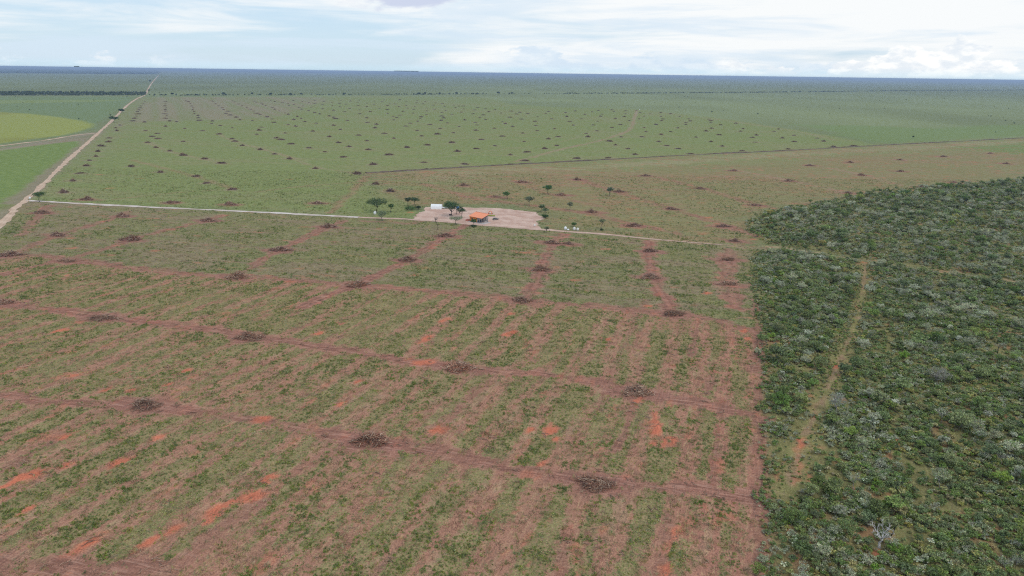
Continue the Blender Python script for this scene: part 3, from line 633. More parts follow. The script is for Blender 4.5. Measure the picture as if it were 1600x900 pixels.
# ------------------------------------------------------------------ roads
def road_mat(name, c0, c1, sc=1.0):
    m, n = material(name)
    p = n.new('ShaderNodeNewGeometry').outputs['Position']; at = n.new('ShaderNodeAttribute', attribute_name='across')
    f = n.noise(p, .25 * sc, 6, .65); g = n.noise(p, 1.9 * sc, 4, .6)
    c = n.mix(n.ramp(f, .36, .64), (*c0, 1), (*c1, 1))
    rut = n.math('ABSOLUTE', n.math('SUBTRACT', n.math('ABSOLUTE', at.outputs['Fac']), .42))
    c = n.mix(n.math('MULTIPLY', n.ramp(rut, .2, .04), .35), c, tuple(np.array(c1) * 1.12))
    v = n.ramp(g, .25, .75, .82, 1.15, False)
    n.put(n.bs.inputs['Base Color'], n.mix(1.0, c, n.vec(v, v, v), 'MULTIPLY')); n.bs.inputs['Roughness'].default_value = 1; n.bs.inputs['Specular IOR Level'].default_value = 0
    return m
def strip_mesh(name, P, w, mat, z=.05, seed=1, step=2.5, grow=0.0, taper=0.0):
    P = smooth_line(P, 3); seg = np.hypot(*np.diff(P, axis=0).T); s = np.concatenate([[0], np.cumsum(seg)])
    q = [0.0]
    while q[-1] < s[-1]:
        x = np.interp(q[-1], s, P[:, 0]); y = np.interp(q[-1], s, P[:, 1]); q.append(q[-1] + max(step, math.hypot(x, y) * .006))
    q = np.array(q); q[-1] = s[-1]
    X = np.interp(q, s, P[:, 0]); Y = np.interp(q, s, P[:, 1]); tx = np.gradient(X); ty = np.gradient(Y); L = np.hypot(tx, ty); nx, ny = -ty / L, tx / L
    hw = w / 2 * (1 + grow * np.hypot(X, Y) / 1000)
    if taper: hw = hw * np.clip((s[-1] - q) / (s[-1] * taper), .06, 1) ** .7 * (.75 + .5 * vn(q / 11, q * 0, 77))
    A = np.array([-1, -.6, -.2, .2, .6, 1]); V = []
    for j, a_ in enumerate(A):
        e = ((vn(q / 5, np.full_like(q, j * 3.3), seed) - .5) * .5 + (vn(q / 1.6 if False else q / 14, np.full_like(q, 9.1 + j), seed + 3) - .5) * .4) * hw * (1.7 if abs(a_) == 1 else .1)
        o = a_ * hw + np.sign(a_) * e
        V.append(np.stack([X + nx * o, Y + ny * o, np.full_like(X, z - .06 * (abs(abs(a_) - .5) < .2) + .0)], 1))
    V = np.stack(V, 1).reshape(-1, 3); m = len(A); F = [(i * m + j, i * m + j + 1, (i + 1) * m + j + 1, (i + 1) * m + j) for i in range(len(q) - 1) for j in range(m - 1)]
    V[:, 2] += .05
    me = mesh_np(name, V, np.array(F), mat); attr(me, 'across', np.tile(A, len(q))); return me
m_roadA = road_mat('sandy_dirt', C(164, 140, 120), C(188, 164, 144), .6)
m_roadB = road_mat('pale_gravel', C(164, 146, 134), C(198, 188, 182), .5)
m_roadP = road_mat('pink_dirt', C(164, 136, 122), C(184, 158, 144), .7)
m_yard = road_mat('trodden_yard_soil', C(170, 140, 126), C(190, 164, 150), .45)
add('dirt_road', strip_mesh('dirt_road', P2(ROAD_A), 4.3, m_roadA, .06, 1, grow=.12), kind='structure')
add('field_road', strip_mesh('field_road', P2(ROAD_C), 6.0, m_roadA, .03, 2), kind='structure')
add('gravel_road', strip_mesh('gravel_road', P2(ROAD_B[:7]), 3.8, m_roadB, .05, 3), kind='structure')
add('farm_road', strip_mesh('farm_road', P2(ROAD_B[6:] + TRAIL[1:3]), 4.0, m_roadP, .04, 4, taper=.45), kind='structure')
# yard: an irregular sheet
Py = smooth_line(np.vstack([P2(YARD), P2(YARD[:1])]), 3)[:-1]; cy = Py.mean(0)
sg_ = np.concatenate([[0], np.cumsum(np.hypot(*np.diff(np.vstack([Py, Py[:1]]), axis=0).T))]); qq_ = np.linspace(0, sg_[-1], 241)[:-1]; Pz_ = np.vstack([Py, Py[:1]]); Py = np.column_stack([np.interp(qq_, sg_, Pz_[:, 0]), np.interp(qq_, sg_, Pz_[:, 1])])
ang = np.arange(len(Py)); Py = cy + (Py - cy) * (1 + (fbm(ang / 9.0, ang * 0 + 3.3, 5, 5) - .5) * .30)[:, None]
Vy = []; rings = 8
for r_ in range(rings + 1): Vy.append(np.column_stack([cy + (Py - cy) * (1 - r_ / rings * .98), np.full(len(Py), .06)]))
Vy = np.concatenate(Vy); k_ = len(Py)
Fy = [(r_ * k_ + i, r_ * k_ + (i + 1) % k_, (r_ + 1) * k_ + (i + 1) % k_, (r_ + 1) * k_ + i) for r_ in range(rings) for i in range(k_)]
ym = mesh_np('farmyard', Vy, np.array(Fy), m_yard); attr(ym, 'across', np.full(len(Vy), 2.0)); add('farmyard', ym, kind='structure')

# earth bank: a low pushed-up ridge of soil and roots
def ridge(name, P, w, h, mat, colr, **kw):
    P = smooth_line(P, 3); seg = np.hypot(*np.diff(P, axis=0).T); s = np.concatenate([[0], np.cumsum(seg)]); q = np.arange(0, s[-1], 3.0)
    X = np.interp(q, s, P[:, 0]); Y = np.interp(q, s, P[:, 1]); tx = np.gradient(X); ty = np.gradient(Y); L = np.hypot(tx, ty); nx, ny = -ty / L, tx / L
    V = []; Cc = []
    for j, (a_, b_) in enumerate(((-1, 0), (-.55, .6), (0, 1), (.5, .65), (1, 0))):
        o = a_ * w / 2 * (.8 + .5 * vn(q / 6, q * 0 + j, 8)); zz = -.05 + b_ * h * (.35 + 1.1 * vn(q / 4, q * 0 + 20 + j, 9)) * (.4 + .8 * vn(q / 40, q * 0, 12))
        V.append(np.stack([X + nx * o, Y + ny * o, zz], 1)); Cc.append(np.asarray(colr) * (.6 + .8 * vn(q / 5, q * 0 + j * 3, 14))[:, None])
    m = 5; V = np.stack(V, 1).reshape(-1, 3); Cc = np.stack(Cc, 1).reshape(-1, 3)
    F = [(i * m + j, i * m + j + 1, (i + 1) * m + j + 1, (i + 1) * m + j) for i in range(len(q) - 1) for j in range(m - 1)]
    return add(name, mesh_np(name, V, np.array(F), mat, Cc), **kw)
ridge('earth_bank', P2(BANK), 4.5, 1.0, M_SOILP, C(92, 80, 72), label='long low dark earth bank running across the fields to the right', cat='earth bank')

# ------------------------------------------------------------------ plants: generators
def unit(a): return a / (np.linalg.norm(a, axis=-1, keepdims=True) + 1e-9)
def leaf_quads(mb, pos, size, colr, rg, up=.7, spread=.4, asp=.62):
    N = len(pos); nr = unit(rg.normal(size=(N, 3)) + np.array([0, 0, up])); t = unit(np.cross(nr, rg.normal(size=(N, 3)))); b = np.cross(nr, t)
    s = (size * rg.uniform(.55, 1.45, N))[:, None]
    V = np.stack([pos - t * s, pos + b * s * asp, pos + t * s, pos - b * s * asp], 1).reshape(-1, 3)
    k = rg.uniform(1 - spread, 1 + spread, N)[:, None] * (1 + rg.normal(size=(N, 3)) * .07)
    cc = np.clip(np.asarray(colr) * k, .005, .9)
    mb.raw(V, np.arange(4 * N).reshape(-1, 4), np.repeat(cc, 4, 0))
def tree_forms(seed, H, Wd, trunk=.35, tips=16, per=60, leaf=.16, colr=(.05, .09, .03), bark=(.16, .13, .1), flat=.55, lean=.1, r0=.09, clump=.17, up=.7, twigs=0):
    """Returns (wood MB, leaf MB) of a low, crooked savanna tree."""
    rg = np.random.default_rng(seed); wood = MB(); lv = MB()
    la = rg.uniform(0, 6.28); top = np.array([math.cos(la) * lean * H, math.sin(la) * lean * H, trunk * H])
    midp = top * .5 + np.append(rg.normal(size=2) * .05 * H, 0)
    wood.tube([(0, 0, -.15), midp * .6, midp, top], [r0 * 1.25, r0, r0 * .85, r0 * .75], 6, bark)
    zc = H - (H - trunk * H) * .5; hz = (H - trunk * H) * .5; T = []
    for i in range(tips):
        for _ in range(30):
            d = unit(rg.normal(size=3)); d[2] = d[2] * .8 + .2; rr = rg.uniform(.45, .88)
            p = np.array([d[0] * Wd / 2 * rr, d[1] * Wd / 2 * rr, zc + d[2] * hz * rr * (1 if d[2] > 0 else flat)]) + np.append(top[:2], 0)
            if all(np.linalg.norm(p - q) > Wd * .14 for q in T): break
        T.append(p)
    mains = [T[i] for i in range(min(len(T), max(3, tips // 4)))]
    hubs = []
    for p in mains:
        m_ = top + (p - top) * .5 + rg.normal(size=3) * .06 * Wd; hubs.append(m_)
        wood.tube([top, m_, p], [r0 * .6, r0 * .4, r0 * .15], 4, np.array(bark) * rg.uniform(.8, 1.2))
    for p in T[len(mains):]:
        h_ = min(hubs, key=lambda q: np.linalg.norm(q - p)); m_ = (h_ + p) / 2 + rg.normal(size=3) * .05 * Wd
        wood.tube([h_, m_, p], [r0 * .38, r0 * .26, r0 * .1], 3, np.array(bark) * rg.uniform(.8, 1.2))
    for p in T:
        for _ in range(twigs):
            e = p + unit(rg.normal(size=3) + np.array([0, 0, .6])) * Wd * rg.uniform(.08, .2); m_ = (p + e) / 2 + rg.normal(size=3) * .03 * Wd
            wood.tube([p, m_, e], [r0 * .2, r0 * .14, r0 * .06], 3, np.array(bark) * rg.uniform(.85, 1.25))
            for _ in range(2):
                e2 = m_ + unit(rg.normal(size=3) + np.array([0, 0, .5])) * Wd * rg.uniform(.05, .12)
                wood.tube([m_, e2], [r0 * .12, r0 * .05], 3, np.array(bark) * rg.uniform(.85, 1.25))
    if per:
        for p in T:
            k = int(per * rg.uniform(.6, 1.4)); rc = clump * Wd * rg.uniform(.75, 1.25)
            q = p + unit(rg.normal(size=(k, 3))) * (rg.uniform(0, 1, k) ** .5)[:, None] * rc * np.array([1, 1, .62])
            leaf_quads(lv, q, leaf, np.array(colr) * rg.uniform(.78, 1.22), rg, up)
    return wood, lv
def merged(wood, lv, name):
    V = np.concatenate(wood.V + lv.V); Cc = np.concatenate(wood.C + lv.C)
    Fa = np.concatenate(wood.F4); Fb = (np.concatenate(lv.F4) + wood.n) if lv.V else np.zeros((0, 4), int)
    return mesh_np(name, V, np.concatenate([Fa, Fb]), None, Cc, mats=[M_BARK, M_LEAF], mi=np.concatenate([np.zeros(len(Fa)), np.ones(len(Fb))]))
def form_collection(name, meshes):
    c = bpy.data.collections.new(name)
    for m in meshes: c.objects.link(bpy.data.objects.new(name + '_form', m))
    return c
def scatter(name, pts, rot, scl, idx, coll, **kw):
    """One 'stuff' object: many plants, instanced on points."""
    me = bpy.data.meshes.new(name); me.vertices.add(len(pts)); me.vertices.foreach_set('co', np.asarray(pts, np.float32).ravel())
    attr(me, 'rot', rot); attr(me, 'scl', scl)
    ia = me.attributes.new('idx', 'INT', 'POINT'); ia.data.foreach_set('value', np.asarray(idx, np.int32))
    o = add(name, me, kind='stuff', **kw)
    ng = bpy.data.node_groups.new(name, 'GeometryNodeTree')
    ng.interface.new_socket('Geometry', in_out='INPUT', socket_type='NodeSocketGeometry'); ng.interface.new_socket('Geometry', in_out='OUTPUT', socket_type='NodeSocketGeometry')
    N = ng.nodes; L = ng.links; gi = N.new('NodeGroupInput'); go = N.new('NodeGroupOutput'); ip = N.new('GeometryNodeInstanceOnPoints'); ci = N.new('GeometryNodeCollectionInfo')
    ci.inputs[0].default_value = coll; ci.inputs['Separate Children'].default_value = True; ci.inputs['Reset Children'].default_value = True
    def na(nm, t):
        q = N.new('GeometryNodeInputNamedAttribute'); q.data_type = t; q.inputs[0].default_value = nm
        return [s_ for s_ in q.outputs if s_.enabled and s_.name == 'Attribute'][0]
    cx = N.new('ShaderNodeCombineXYZ'); L.new(na('rot', 'FLOAT'), cx.inputs[2])
    L.new(gi.outputs[0], ip.inputs['Points']); L.new(ci.outputs[0], ip.inputs['Instance']); ip.inputs['Pick Instance'].default_value = True
    L.new(na('idx', 'INT'), ip.inputs['Instance Index']); L.new(cx.outputs[0], ip.inputs['Rotation']); L.new(na('scl', 'FLOAT'), ip.inputs['Scale']); L.new(ip.outputs[0], go.inputs[0])
    md = o.modifiers.new('scatter', 'NODES'); md.node_group = ng
    return o

# ------------------------------------------------------------------ regrowth and straw in the near fields
def tuft(seed, n_, rad, h, leaf, colr, up):
    rg = np.random.default_rng(seed); mb = MB()
    k = rg.integers(2, 5); cs = rg.normal(size=(k, 2)) * rad * .45
    j = rg.integers(0, k, n_); xy = cs[j] + rg.normal(size=(n_, 2)) * rad * .38; z = np.abs(rg.normal(size=n_)) * h * .5 * np.exp(-(np.hypot(*xy.T) / rad) ** 2) + .03
    leaf_quads(mb, np.column_stack([xy, z]), leaf, colr, rg, up)
    return mb.mesh('tuft', M_LEAF)
def stalks(seed, n_, rad, h, colr):
    rg = np.random.default_rng(seed); mb = MB()
    for _ in range(n_):
        b_ = np.append(rg.normal(size=2) * rad * .5, 0); e = b_ + np.array([rg.normal() * .3, rg.normal() * .3, rg.uniform(.3, 1)]) * h
        w_ = np.append(rg.normal(size=2), 0); w_ = w_ / np.linalg.norm(w_) * .035
        mb.raw([b_ - w_, b_ + w_, e + w_ * .4, e - w_ * .4], [(0, 1, 2, 3)], np.array(colr) * rg.uniform(.7, 1.25))
    return mb.mesh('stalks', M_LEAF)
G1, G2, G3 = C(112, 124, 64), C(132, 140, 76), C(148, 148, 94)
TUFT = form_collection('regrowth', [tuft(1, 34, .55, .7, .15, G1, .8), tuft(2, 30, .45, .55, .14, G2, .8), tuft(3, 38, .7, .6, .15, G2, .8), tuft(4, 28, .5, .5, .13, G3, .8), tuft(5, 30, .42, .8, .15, G1, .6), tuft(6, 26, .6, .35, .12, C(150, 146, 102), .9),
                                    stalks(7, 22, .6, .55, C(168, 156, 112)), stalks(8, 18, .5, .45, C(140, 136, 92)), stalks(9, 20, .8, .35, C(120, 96, 80))])
nx0, ny0 = len(xs0), len(ys0)
g0 = green[:nx0 * ny0].reshape(ny0, nx0); b0 = np.maximum(bare, red)[:nx0 * ny0].reshape(ny0, nx0)
def look(arr, X, Y): return arr[np.clip((Y - 90).round().astype(int), 0, ny0 - 1), np.clip((X + 330).round().astype(int), 0, nx0 - 1)]
def visible(X, Y, m=1.06): return np.abs(X) < (.80 * Y + 25) * m * .95
NC = 1900000
cx_, cy_ = rng.uniform(-460, 460, NC), rng.uniform(92, 640, NC)
kk = visible(cx_, cy_) & ~inside(cx_, cy_, W_LOW) & ~inside(cx_, cy_, W_UP) & ~inside(cx_, cy_, P2([(-120, 250), (80, 250), (62, 300), (33, 322), (0, 358), (-120, 480)]))
cx_, cy_ = cx_[kk], cy_[kk]
kk = rng.uniform(size=len(cx_)) < np.clip(1.15 - cy_ / 420, .10, 1); kk &= ~inside(cx_, cy_, P2(YARD)) & (dseg(cx_, cy_, P2(ROAD_B)) > 3.0) & (dseg(cx_, cy_, P2(ROAD_A)) > 4); cx_, cy_ = cx_[kk], cy_[kk]
gv = look(g0, cx_, cy_); bv = look(b0, cx_, cy_); cl = fbm(cx_ / 2.2, cy_ / 2.2, 301, 3)
u_ = rng.uniform(size=len(cx_))
pg = sst(gv + (cl - .5) * 1.1, .24, .86) * (1 - .95 * bv) * .9
isg = u_ < pg
isd = (~isg) & (rng.uniform(size=len(cx_)) < .24 * (1 - bv))
sel = isg | isd; X_, Y_, gsel, clS, gvS = cx_[sel], cy_[sel], isg[sel], cl[sel], gv[sel]
nn_ = len(X_); tone = fbm(X_ / 14, Y_ / 14, 307, 3) + rng.normal(size=nn_) * .12
idx = np.where(gsel, np.select([tone > .66, tone > .58, tone > .50, tone > .43], [0, 4, 1, 2], np.where(rng.uniform(size=nn_) < .5, 3, 5)), 6 + rng.integers(0, 3, nn_))
scl = np.where(gsel, rng.uniform(.30, .85, nn_) * (.6 + .6 * sst(clS, .35, .7)) * (.9 + .25 * sst(Y_, 200, 420)), rng.uniform(.6, 1.3, nn_))
scatter('field_regrowth', np.column_stack([X_, Y_, np.zeros(nn_)]), rng.uniform(0, 6.28, nn_), scl, idx, TUFT, label='low green regrowth and dry straw covering the cleared fields', cat='ground cover')

def twig(seed):
    rg = np.random.default_rng(seed); mb = MB()
    for _ in range(rg.integers(1, 4)):
        a_ = rg.uniform(0, 6.28); L = rg.uniform(.5, 1.6); c_ = rg.normal(size=2) * .3; d = np.array([math.cos(a_), math.sin(a_)]) * L / 2
        mb.tube([(*(c_ - d), .05), (*(c_ + rg.normal(size=2) * .12), .16), (*(c_ + d), .06)], [.07, .06, .03], 4, C(150, 124, 106) * rg.uniform(.5, 1.1))
    return mb.mesh('twigs', M_STICK)
k = (rng.uniform(size=len(cx_)) < .0025 + .014 * bv) & (cy_ < 430)
scatter('fallen_sticks', np.column_stack([cx_[k], cy_[k], np.zeros(k.sum())]), rng.uniform(0, 6.28, k.sum()), rng.uniform(.6, 1.5, k.sum()), rng.integers(0, 5, k.sum()), form_collection('sticks', [twig(i) for i in range(5)]), label='broken sticks and roots strewn over the cleared soil', cat='sticks')

# ------------------------------------------------------------------ woodland
DK, MD, BR, OL, GY, SV = C(108, 124, 74), C(130, 144, 88), C(130, 152, 80), C(160, 156, 100), C(162, 166, 136), C(184, 188, 164)
BK, BG, BD = (.16, .14, .12), (.30, .28, .26), (.05, .045, .04)
SP = []        # kind name, label, list of (wood, leaf)
def kind_forms(nm, lab, n_, seed, **k):
    L = []
    for i in range(n_):
        kw = dict(k); kw['Wd'] = k['Wd'] * (1 + .18 * math.sin(seed + i * 2.1)); kw['H'] = k['H'] * (1 + .15 * math.cos(seed + i * 1.7))
        L.append(tree_forms(seed + i, **kw))
    SP.append((nm, lab, L))
kind_forms('savanna_tree', 'dark green broad-crowned small tree in the dense savanna woodland', 3, 400, H=4.6, Wd=4.6, tips=20, per=62, leaf=.17, colr=DK, bark=BK, r0=.09)
kind_forms('savanna_tree', 'mid green leafy small tree in the dense savanna woodland', 3, 420, H=4.0, Wd=4.2, tips=18, per=60, leaf=.16, colr=MD, bark=BK, r0=.08)
kind_forms('savanna_tree', 'bright green rounded bushy tree in the dense savanna woodland', 2, 440, H=3.2, Wd=3.6, tips=16, per=70, leaf=.15, colr=BR, bark=BK, trunk=.22, r0=.07)
kind_forms('savanna_tree', 'grey-green thin-crowned tree with pale branches in the savanna woodland', 3, 460, H=4.4, Wd=4.4, tips=20, per=34, leaf=.15, colr=GY, bark=BG, twigs=2, r0=.07, clump=.14)
kind_forms('savanna_tree', 'silvery pale-leaved small tree standing out in the savanna woodland', 2, 480, H=3.6, Wd=3.2, tips=13, per=34, leaf=.15, colr=SV, bark=BG, twigs=1, r0=.06, clump=.13)
kind_forms('savanna_tree', 'olive yellow-green spreading shrub tree in the savanna woodland', 2, 500, H=3.0, Wd=3.8, tips=16, per=48, leaf=.15, colr=OL, bark=BK, trunk=.2, r0=.06)
kind_forms('savanna_tree', 'nearly leafless grey twiggy tree in the savanna woodland', 2, 520, H=3.8, Wd=3.6, tips=18, per=8, leaf=.12, colr=GY, bark=(.26, .24, .235), twigs=4, r0=.07)
SHR = []
for i, (c_, h_, w_, per, tw, bk) in enumerate([(DK, 1.6, 2.0, 40, 0, BK), (MD, 1.4, 1.9, 40, 0, BK), (BR, 1.2, 1.6, 40, 0, BK), (OL, 1.2, 1.8, 34, 0, BK), (GY, 1.6, 1.8, 22, 1, BG), (SV, 1.3, 1.3, 18, 1, BG), (MD, 1.9, 1.6, 34, 0, BK), (DK, 1.2, 2.2, 40, 0, BK), (OL, .8, 1.4, 34, 0, BK), (BR, .7, 1.3, 34, 0, BK), (MD, .7, 1.5, 36, 0, BK), (C(160, 146, 106), .7, 1.3, 26, 0, BK)]):
    SHR.append(tree_forms(600 + i, h_, w_, trunk=.12, tips=9, per=per, leaf=.13, colr=c_, bark=bk, r0=.035, clump=.2, twigs=tw))
forms = []; sp_idx = []
for nm, lab, L in SP:
    sp_idx.append(list(range(len(forms), len(forms) + len(L)))); forms += [merged(w_, l_, 'tree_shape') for w_, l_ in L]
sh0 = len(forms); forms += [merged(w_, l_, 'shrub_shape') for w_, l_ in SHR]
WOODS = form_collection('woodland', forms)
parts = [[(w_.mesh('trunk', M_BARK), l_.mesh('crown', M_LEAF)) for w_, l_ in L] for nm, lab, L in SP]

trP, pathP = P2(TRAIL), P2(WPATH)
def fill(P, dens, lim=None):
    lo = P.min(0); hi = P.max(0); hi = np.minimum(hi, (760, 900)); lo = np.maximum(lo, (30, 105))
    N = int((hi[0] - lo[0]) * (hi[1] - lo[1]) * dens); X = rng.uniform(lo[0], hi[0], N); Y = rng.uniform(lo[1], hi[1], N)
    k = (X < .80 * Y + 22) & (sdist(X, Y, P) > (fbm(X / 7, Y / 7, 321) - .5) * 7 - 1)
    k &= (dseg(X, Y, trP) > .6 + 3.4 * vn(X / 5, Y / 5, 5)); dp = dseg(X, Y, pathP); k &= dp > 1.9 * vn(X / 4, Y / 4, 6) - .4
    return X[k], Y[k]
species_p = np.array([.2, .26, .10, .15, .07, .14, .08])
tx_, ty_ = [], []
for P in (W_LOW, W_UP):
    a_, b_ = fill(P, 1 / 22); q = fbm(a_ / 18, b_ / 18, 331, 3); k = rng.uniform(size=len(a_)) < sst(q, .25, .6); k &= dseg(a_, b_, pathP) > 2.5; tx_.append(a_[k]); ty_.append(b_[k])
tx_, ty_ = np.concatenate(tx_), np.concatenate(ty_)
tk = rng.choice(len(SP), len(tx_), p=species_p)
zone = fbm(tx_ / 26, ty_ / 26, 333, 2)
up_ = inside(tx_, ty_, W_UP); tk = np.where((zone > .55) & (rng.uniform(size=len(tk)) < .3) | (up_ & (rng.uniform(size=len(tk)) < .18)), 3, tk)
ts = rng.uniform(.45, 1.08, len(tx_)) * np.where(rng.uniform(size=len(tx_)) < .10, 1.45, 1.0)
ed_ = np.maximum(sdist(tx_, ty_, W_LOW), sdist(tx_, ty_, W_UP)); ts *= .65 + .35 * sst(ed_, 0, 8)
tr_ = rng.uniform(0, 6.28, len(tx_)); tv = np.array([rng.integers(0, len(SP[k][2])) for k in tk])
app = ts / np.hypot(tx_, ty_); inframe = (tx_ < .735 * ty_ + 4) & (ty_ > 128)
order = np.argsort(-np.where(inframe, app, 0)); big_i = order[:292]; rest = order[292:]
dp_ = dseg(tx_, ty_, pathP); de_ = dseg(tx_, ty_, P2(WOOD_LOW[:8])); _po = np.argsort(pathP[:, 1]); pth_x = np.interp(ty_, pathP[_po, 1], pathP[_po, 0])
for i in big_i:
    nm, lab, _ = SP[tk[i]]; wm, lm = parts[tk[i]][tv[i]]
    look_ = lab.split(' in ')[0].split(' standing')[0]
    d_, w_ = float(dp_[i]), tx_[i] / ty_[i]
    where = 'beside the woodland path' if d_ < 8 else 'on the woodland edge facing the field' if de_[i] < 7 else 'between the field edge and the woodland path' if tx_[i] < pth_x[i] and ty_[i] > 170 else 'at the bottom of the woodland' if ty_[i] < 140 else 'by the right side of the woodland' if w_ > .60 else 'in the lower woodland right of the path' if ty_[i] < 220 else 'deep in the middle of the lower woodland'
    e = add(nm, None, None, (tx_[i], ty_[i], 0), tr_[i], float(ts[i]), look_ + ' ' + where, 'tree', look_ + ' ' + where)
    add('trunk', wm, e); add('crown', lm, e)
gi_ = np.array([sp_idx[k][v] for k, v in zip(tk, tv)])
sx_, sy_ = [], []
for P, d_ in ((W_LOW, 1.6), (W_UP, .75)):
    a_, b_ = fill(P, d_); k = rng.uniform(size=len(a_)) < .25 + .75 * sst(fbm(a_ / 8, b_ / 8, 341, 3), .34, .58); sx_.append(a_[k]); sy_.append(b_[k])
sx_, sy_ = np.concatenate(sx_), np.concatenate(sy_)
near_path = dseg(sx_, sy_, pathP) < 2.2 + 3 * vn(sx_ / 9, sy_ / 9, 61)
shp = np.array([.08, .12, .06, .09, .07, .02, .10, .05, .15, .09, .12, .05])
si_ = rng.choice(12, len(sx_), p=shp); si_ = np.where(near_path, 8 + rng.integers(0, 4, len(sx_)), si_)
si_ = np.where((fbm(sx_ / 22, sy_ / 22, 343, 2) > .56) & (rng.uniform(size=len(sx_)) < .25), 4, si_)
px_ = np.concatenate([tx_[rest], sx_]); py_ = np.concatenate([ty_[rest], sy_])
scatter('savanna_undergrowth', np.column_stack([px_, py_, np.zeros(len(px_))]), np.concatenate([tr_[rest], rng.uniform(0, 6.28, len(sx_))]), np.concatenate([ts[rest], rng.uniform(.4, 1.2, len(sx_)) * np.where(near_path, .6, 1) * (.62 + .38 * sst(np.maximum(sdist(sx_, sy_, W_LOW), sdist(sx_, sy_, W_UP)), -1, 7))]),
        np.concatenate([gi_[rest], sh0 + si_]), WOODS, label='dense mixed savanna shrubs and trees filling the woodland at right', cat='woodland')

# ------------------------------------------------------------------ single trees
def lone(nm, px, py, hpx, wpx, seed, lab, colr=MD, bark=BK, cat='tree', group=None, flat=False, **k):
    """Tree standing at a ground point; height and width given at the photograph's scale there."""
    s_ = mpp(px, py); H = hpx * s_ * 1.0; Wd = wpx * s_
    kw = dict(trunk=.34, tips=20, per=70, leaf=max(.16, s_ * .42), r0=.018 * H + .05, clump=.17); kw.update(k)
    w_, l_ = tree_forms(seed, H, Wd * .98, colr=colr, bark=bark, **kw)
    e = add(nm, None, None, gp(px, py), label=lab, cat=cat, group=group)
    add('trunk', w_.mesh('trunk', M_BARK), e)
    if l_.V: add('crown', l_.mesh('crown', M_LEAF), e)
    return e
T_DK, T_MD, T_GY = C(60, 86, 50), C(80, 106, 62), C(108, 120, 90)
lone('savanna_tree', 588, 332, 23.5, 36, 701, 'largest dark green tree, wide flat crown, left of the white tent', T_DK, BD, tips=34, per=110, clump=.13)
lone('savanna_tree', 610, 332, 14, 10.5, 702, 'slim green tree just right of the largest dark tree', T_MD, BD)
lone('savanna_tree', 598, 345, 17, 18.5, 703, 'grey-green rounded tree beside the pale road below the largest tree', T_GY, BK, trunk=.28, per=90)
lone('savanna_tree', 638.5, 323, 14.5, 13, 704, 'left one of two umbrella-shaped trees left of the white tent', T_DK, BD, trunk=.5)
lone('savanna_tree', 649.5, 323, 15, 17, 705, 'right one of two umbrella-shaped trees left of the white tent', T_DK, BD, trunk=.5)
lone('bush', 641, 328, 5, 18, 706, 'low green bush patch under the two umbrella-shaped trees', T_MD, BD, cat='bush', trunk=.15)
lone('bush', 654, 327, 5.5, 9, 707, 'small round bush at the left edge of the yard', T_DK, BD, cat='bush', trunk=.15)
lone('bare_tree', 684, 358.5, 21, 9, 708, 'thin grey leafless tree with crooked trunk below the yard road', C(128, 128, 122), BD, trunk=.55, per=10, twigs=3, tips=10, lean=.12)
lone('savanna_tree', 707, 338, 25, 26, 709, 'tall dark tree in the yard in front of the blue tank', T_DK, BD, per=150, tips=34, trunk=.28, clump=.19)
lone('savanna_tree', 721, 341.5, 18, 18, 710, 'dark tree with leaning trunk left of the orange-roofed house', T_DK, BD, lean=.28, per=90)
lone('savanna_tree', 713, 351.5, 13.5, 23, 711, 'grey-green flat-crowned tree on the lower yard edge', T_GY, BK, trunk=.45, per=60)
lone('savanna_tree', 741, 354, 12, 11, 712, 'small bright green tree in front of the orange house wall', C(76, 112, 48), BK, trunk=.42)
lone('bush', 740, 354.5, 2.8, 12, 740, 'low weeds round the foot of the small tree by the house', T_DK, BD, cat='bush', trunk=.15, tips=10)
lone('savanna_tree', 857, 304, 15, 16.5, 713, 'vivid green lone tree with forked trunk behind the yard', C(56, 98, 50), BD, trunk=.4)
lone('savanna_tree', 793, 311, 12, 14, 714, 'rounded tree straight behind the right half of the yard', T_MD, BD)
lone('savanna_tree', 827, 322.5, 15.5, 17, 715, 'grey-green tree with leaning trunk behind the yard corner', C(88, 112, 80), BD, trunk=.42, lean=.15)
lone('savanna_tree', 845.5, 331.5, 13, 12, 716, 'dense green tree at the right yard corner, left of two', T_MD, BK)
lone('savanna_tree', 853, 337, 13, 11, 717, 'grey-green tree at the right yard corner, right of two', T_GY, BK)
lone('bush', 852, 341, 5.5, 12, 741, 'dark green bush at the right edge of the yard', T_DK, BK, cat='bush', trunk=.15)
lone('savanna_tree', 890, 328.5, 13.5, 10.5, 718, 'small pale grey-green tree right of the yard', T_GY, BK, trunk=.3)
lone('savanna_tree', 952, 306.5, 16, 13.5, 719, 'grey-green tree beside a brush pile far behind the yard', C(92, 112, 86), BK, trunk=.3)
lone('savanna_tree', 940, 359, 17.5, 12, 720, 'slender tree with leaning trunk right of the white sacks', C(92, 104, 74), BK, trunk=.5, lean=.2, per=40)
lone('bush', 940.5, 360.5, 3.5, 7, 742, 'tiny bush at the foot of the slender leaning tree', T_DK, BK, cat='bush', trunk=.15, tips=9)
lone('savanna_tree', 897, 354.5, 6.5, 9, 721, 'small green shrub tree just behind the white sacks', T_MD, BK)
lone('savanna_tree', 855, 364, 10.5, 8, 722, 'small grey tree below the farm road left of the white sacks', T_GY, BK, per=45)
lone('savanna_tree', 62, 315.5, 15, 19.5, 723, 'lone umbrella-shaped tree at the corner of the two roads', T_DK, BD, trunk=.52, per=90)
lone('savanna_tree', 178, 191, 9, 14, 724, 'broad dark tree beside the dirt road by the yellow field corner', T_DK, BD, trunk=.35)
lone('savanna_tree', 191, 176.5, 6.5, 9, 725, 'dark tree beside the dirt road beyond the yellow field', T_DK, BD, trunk=.3)
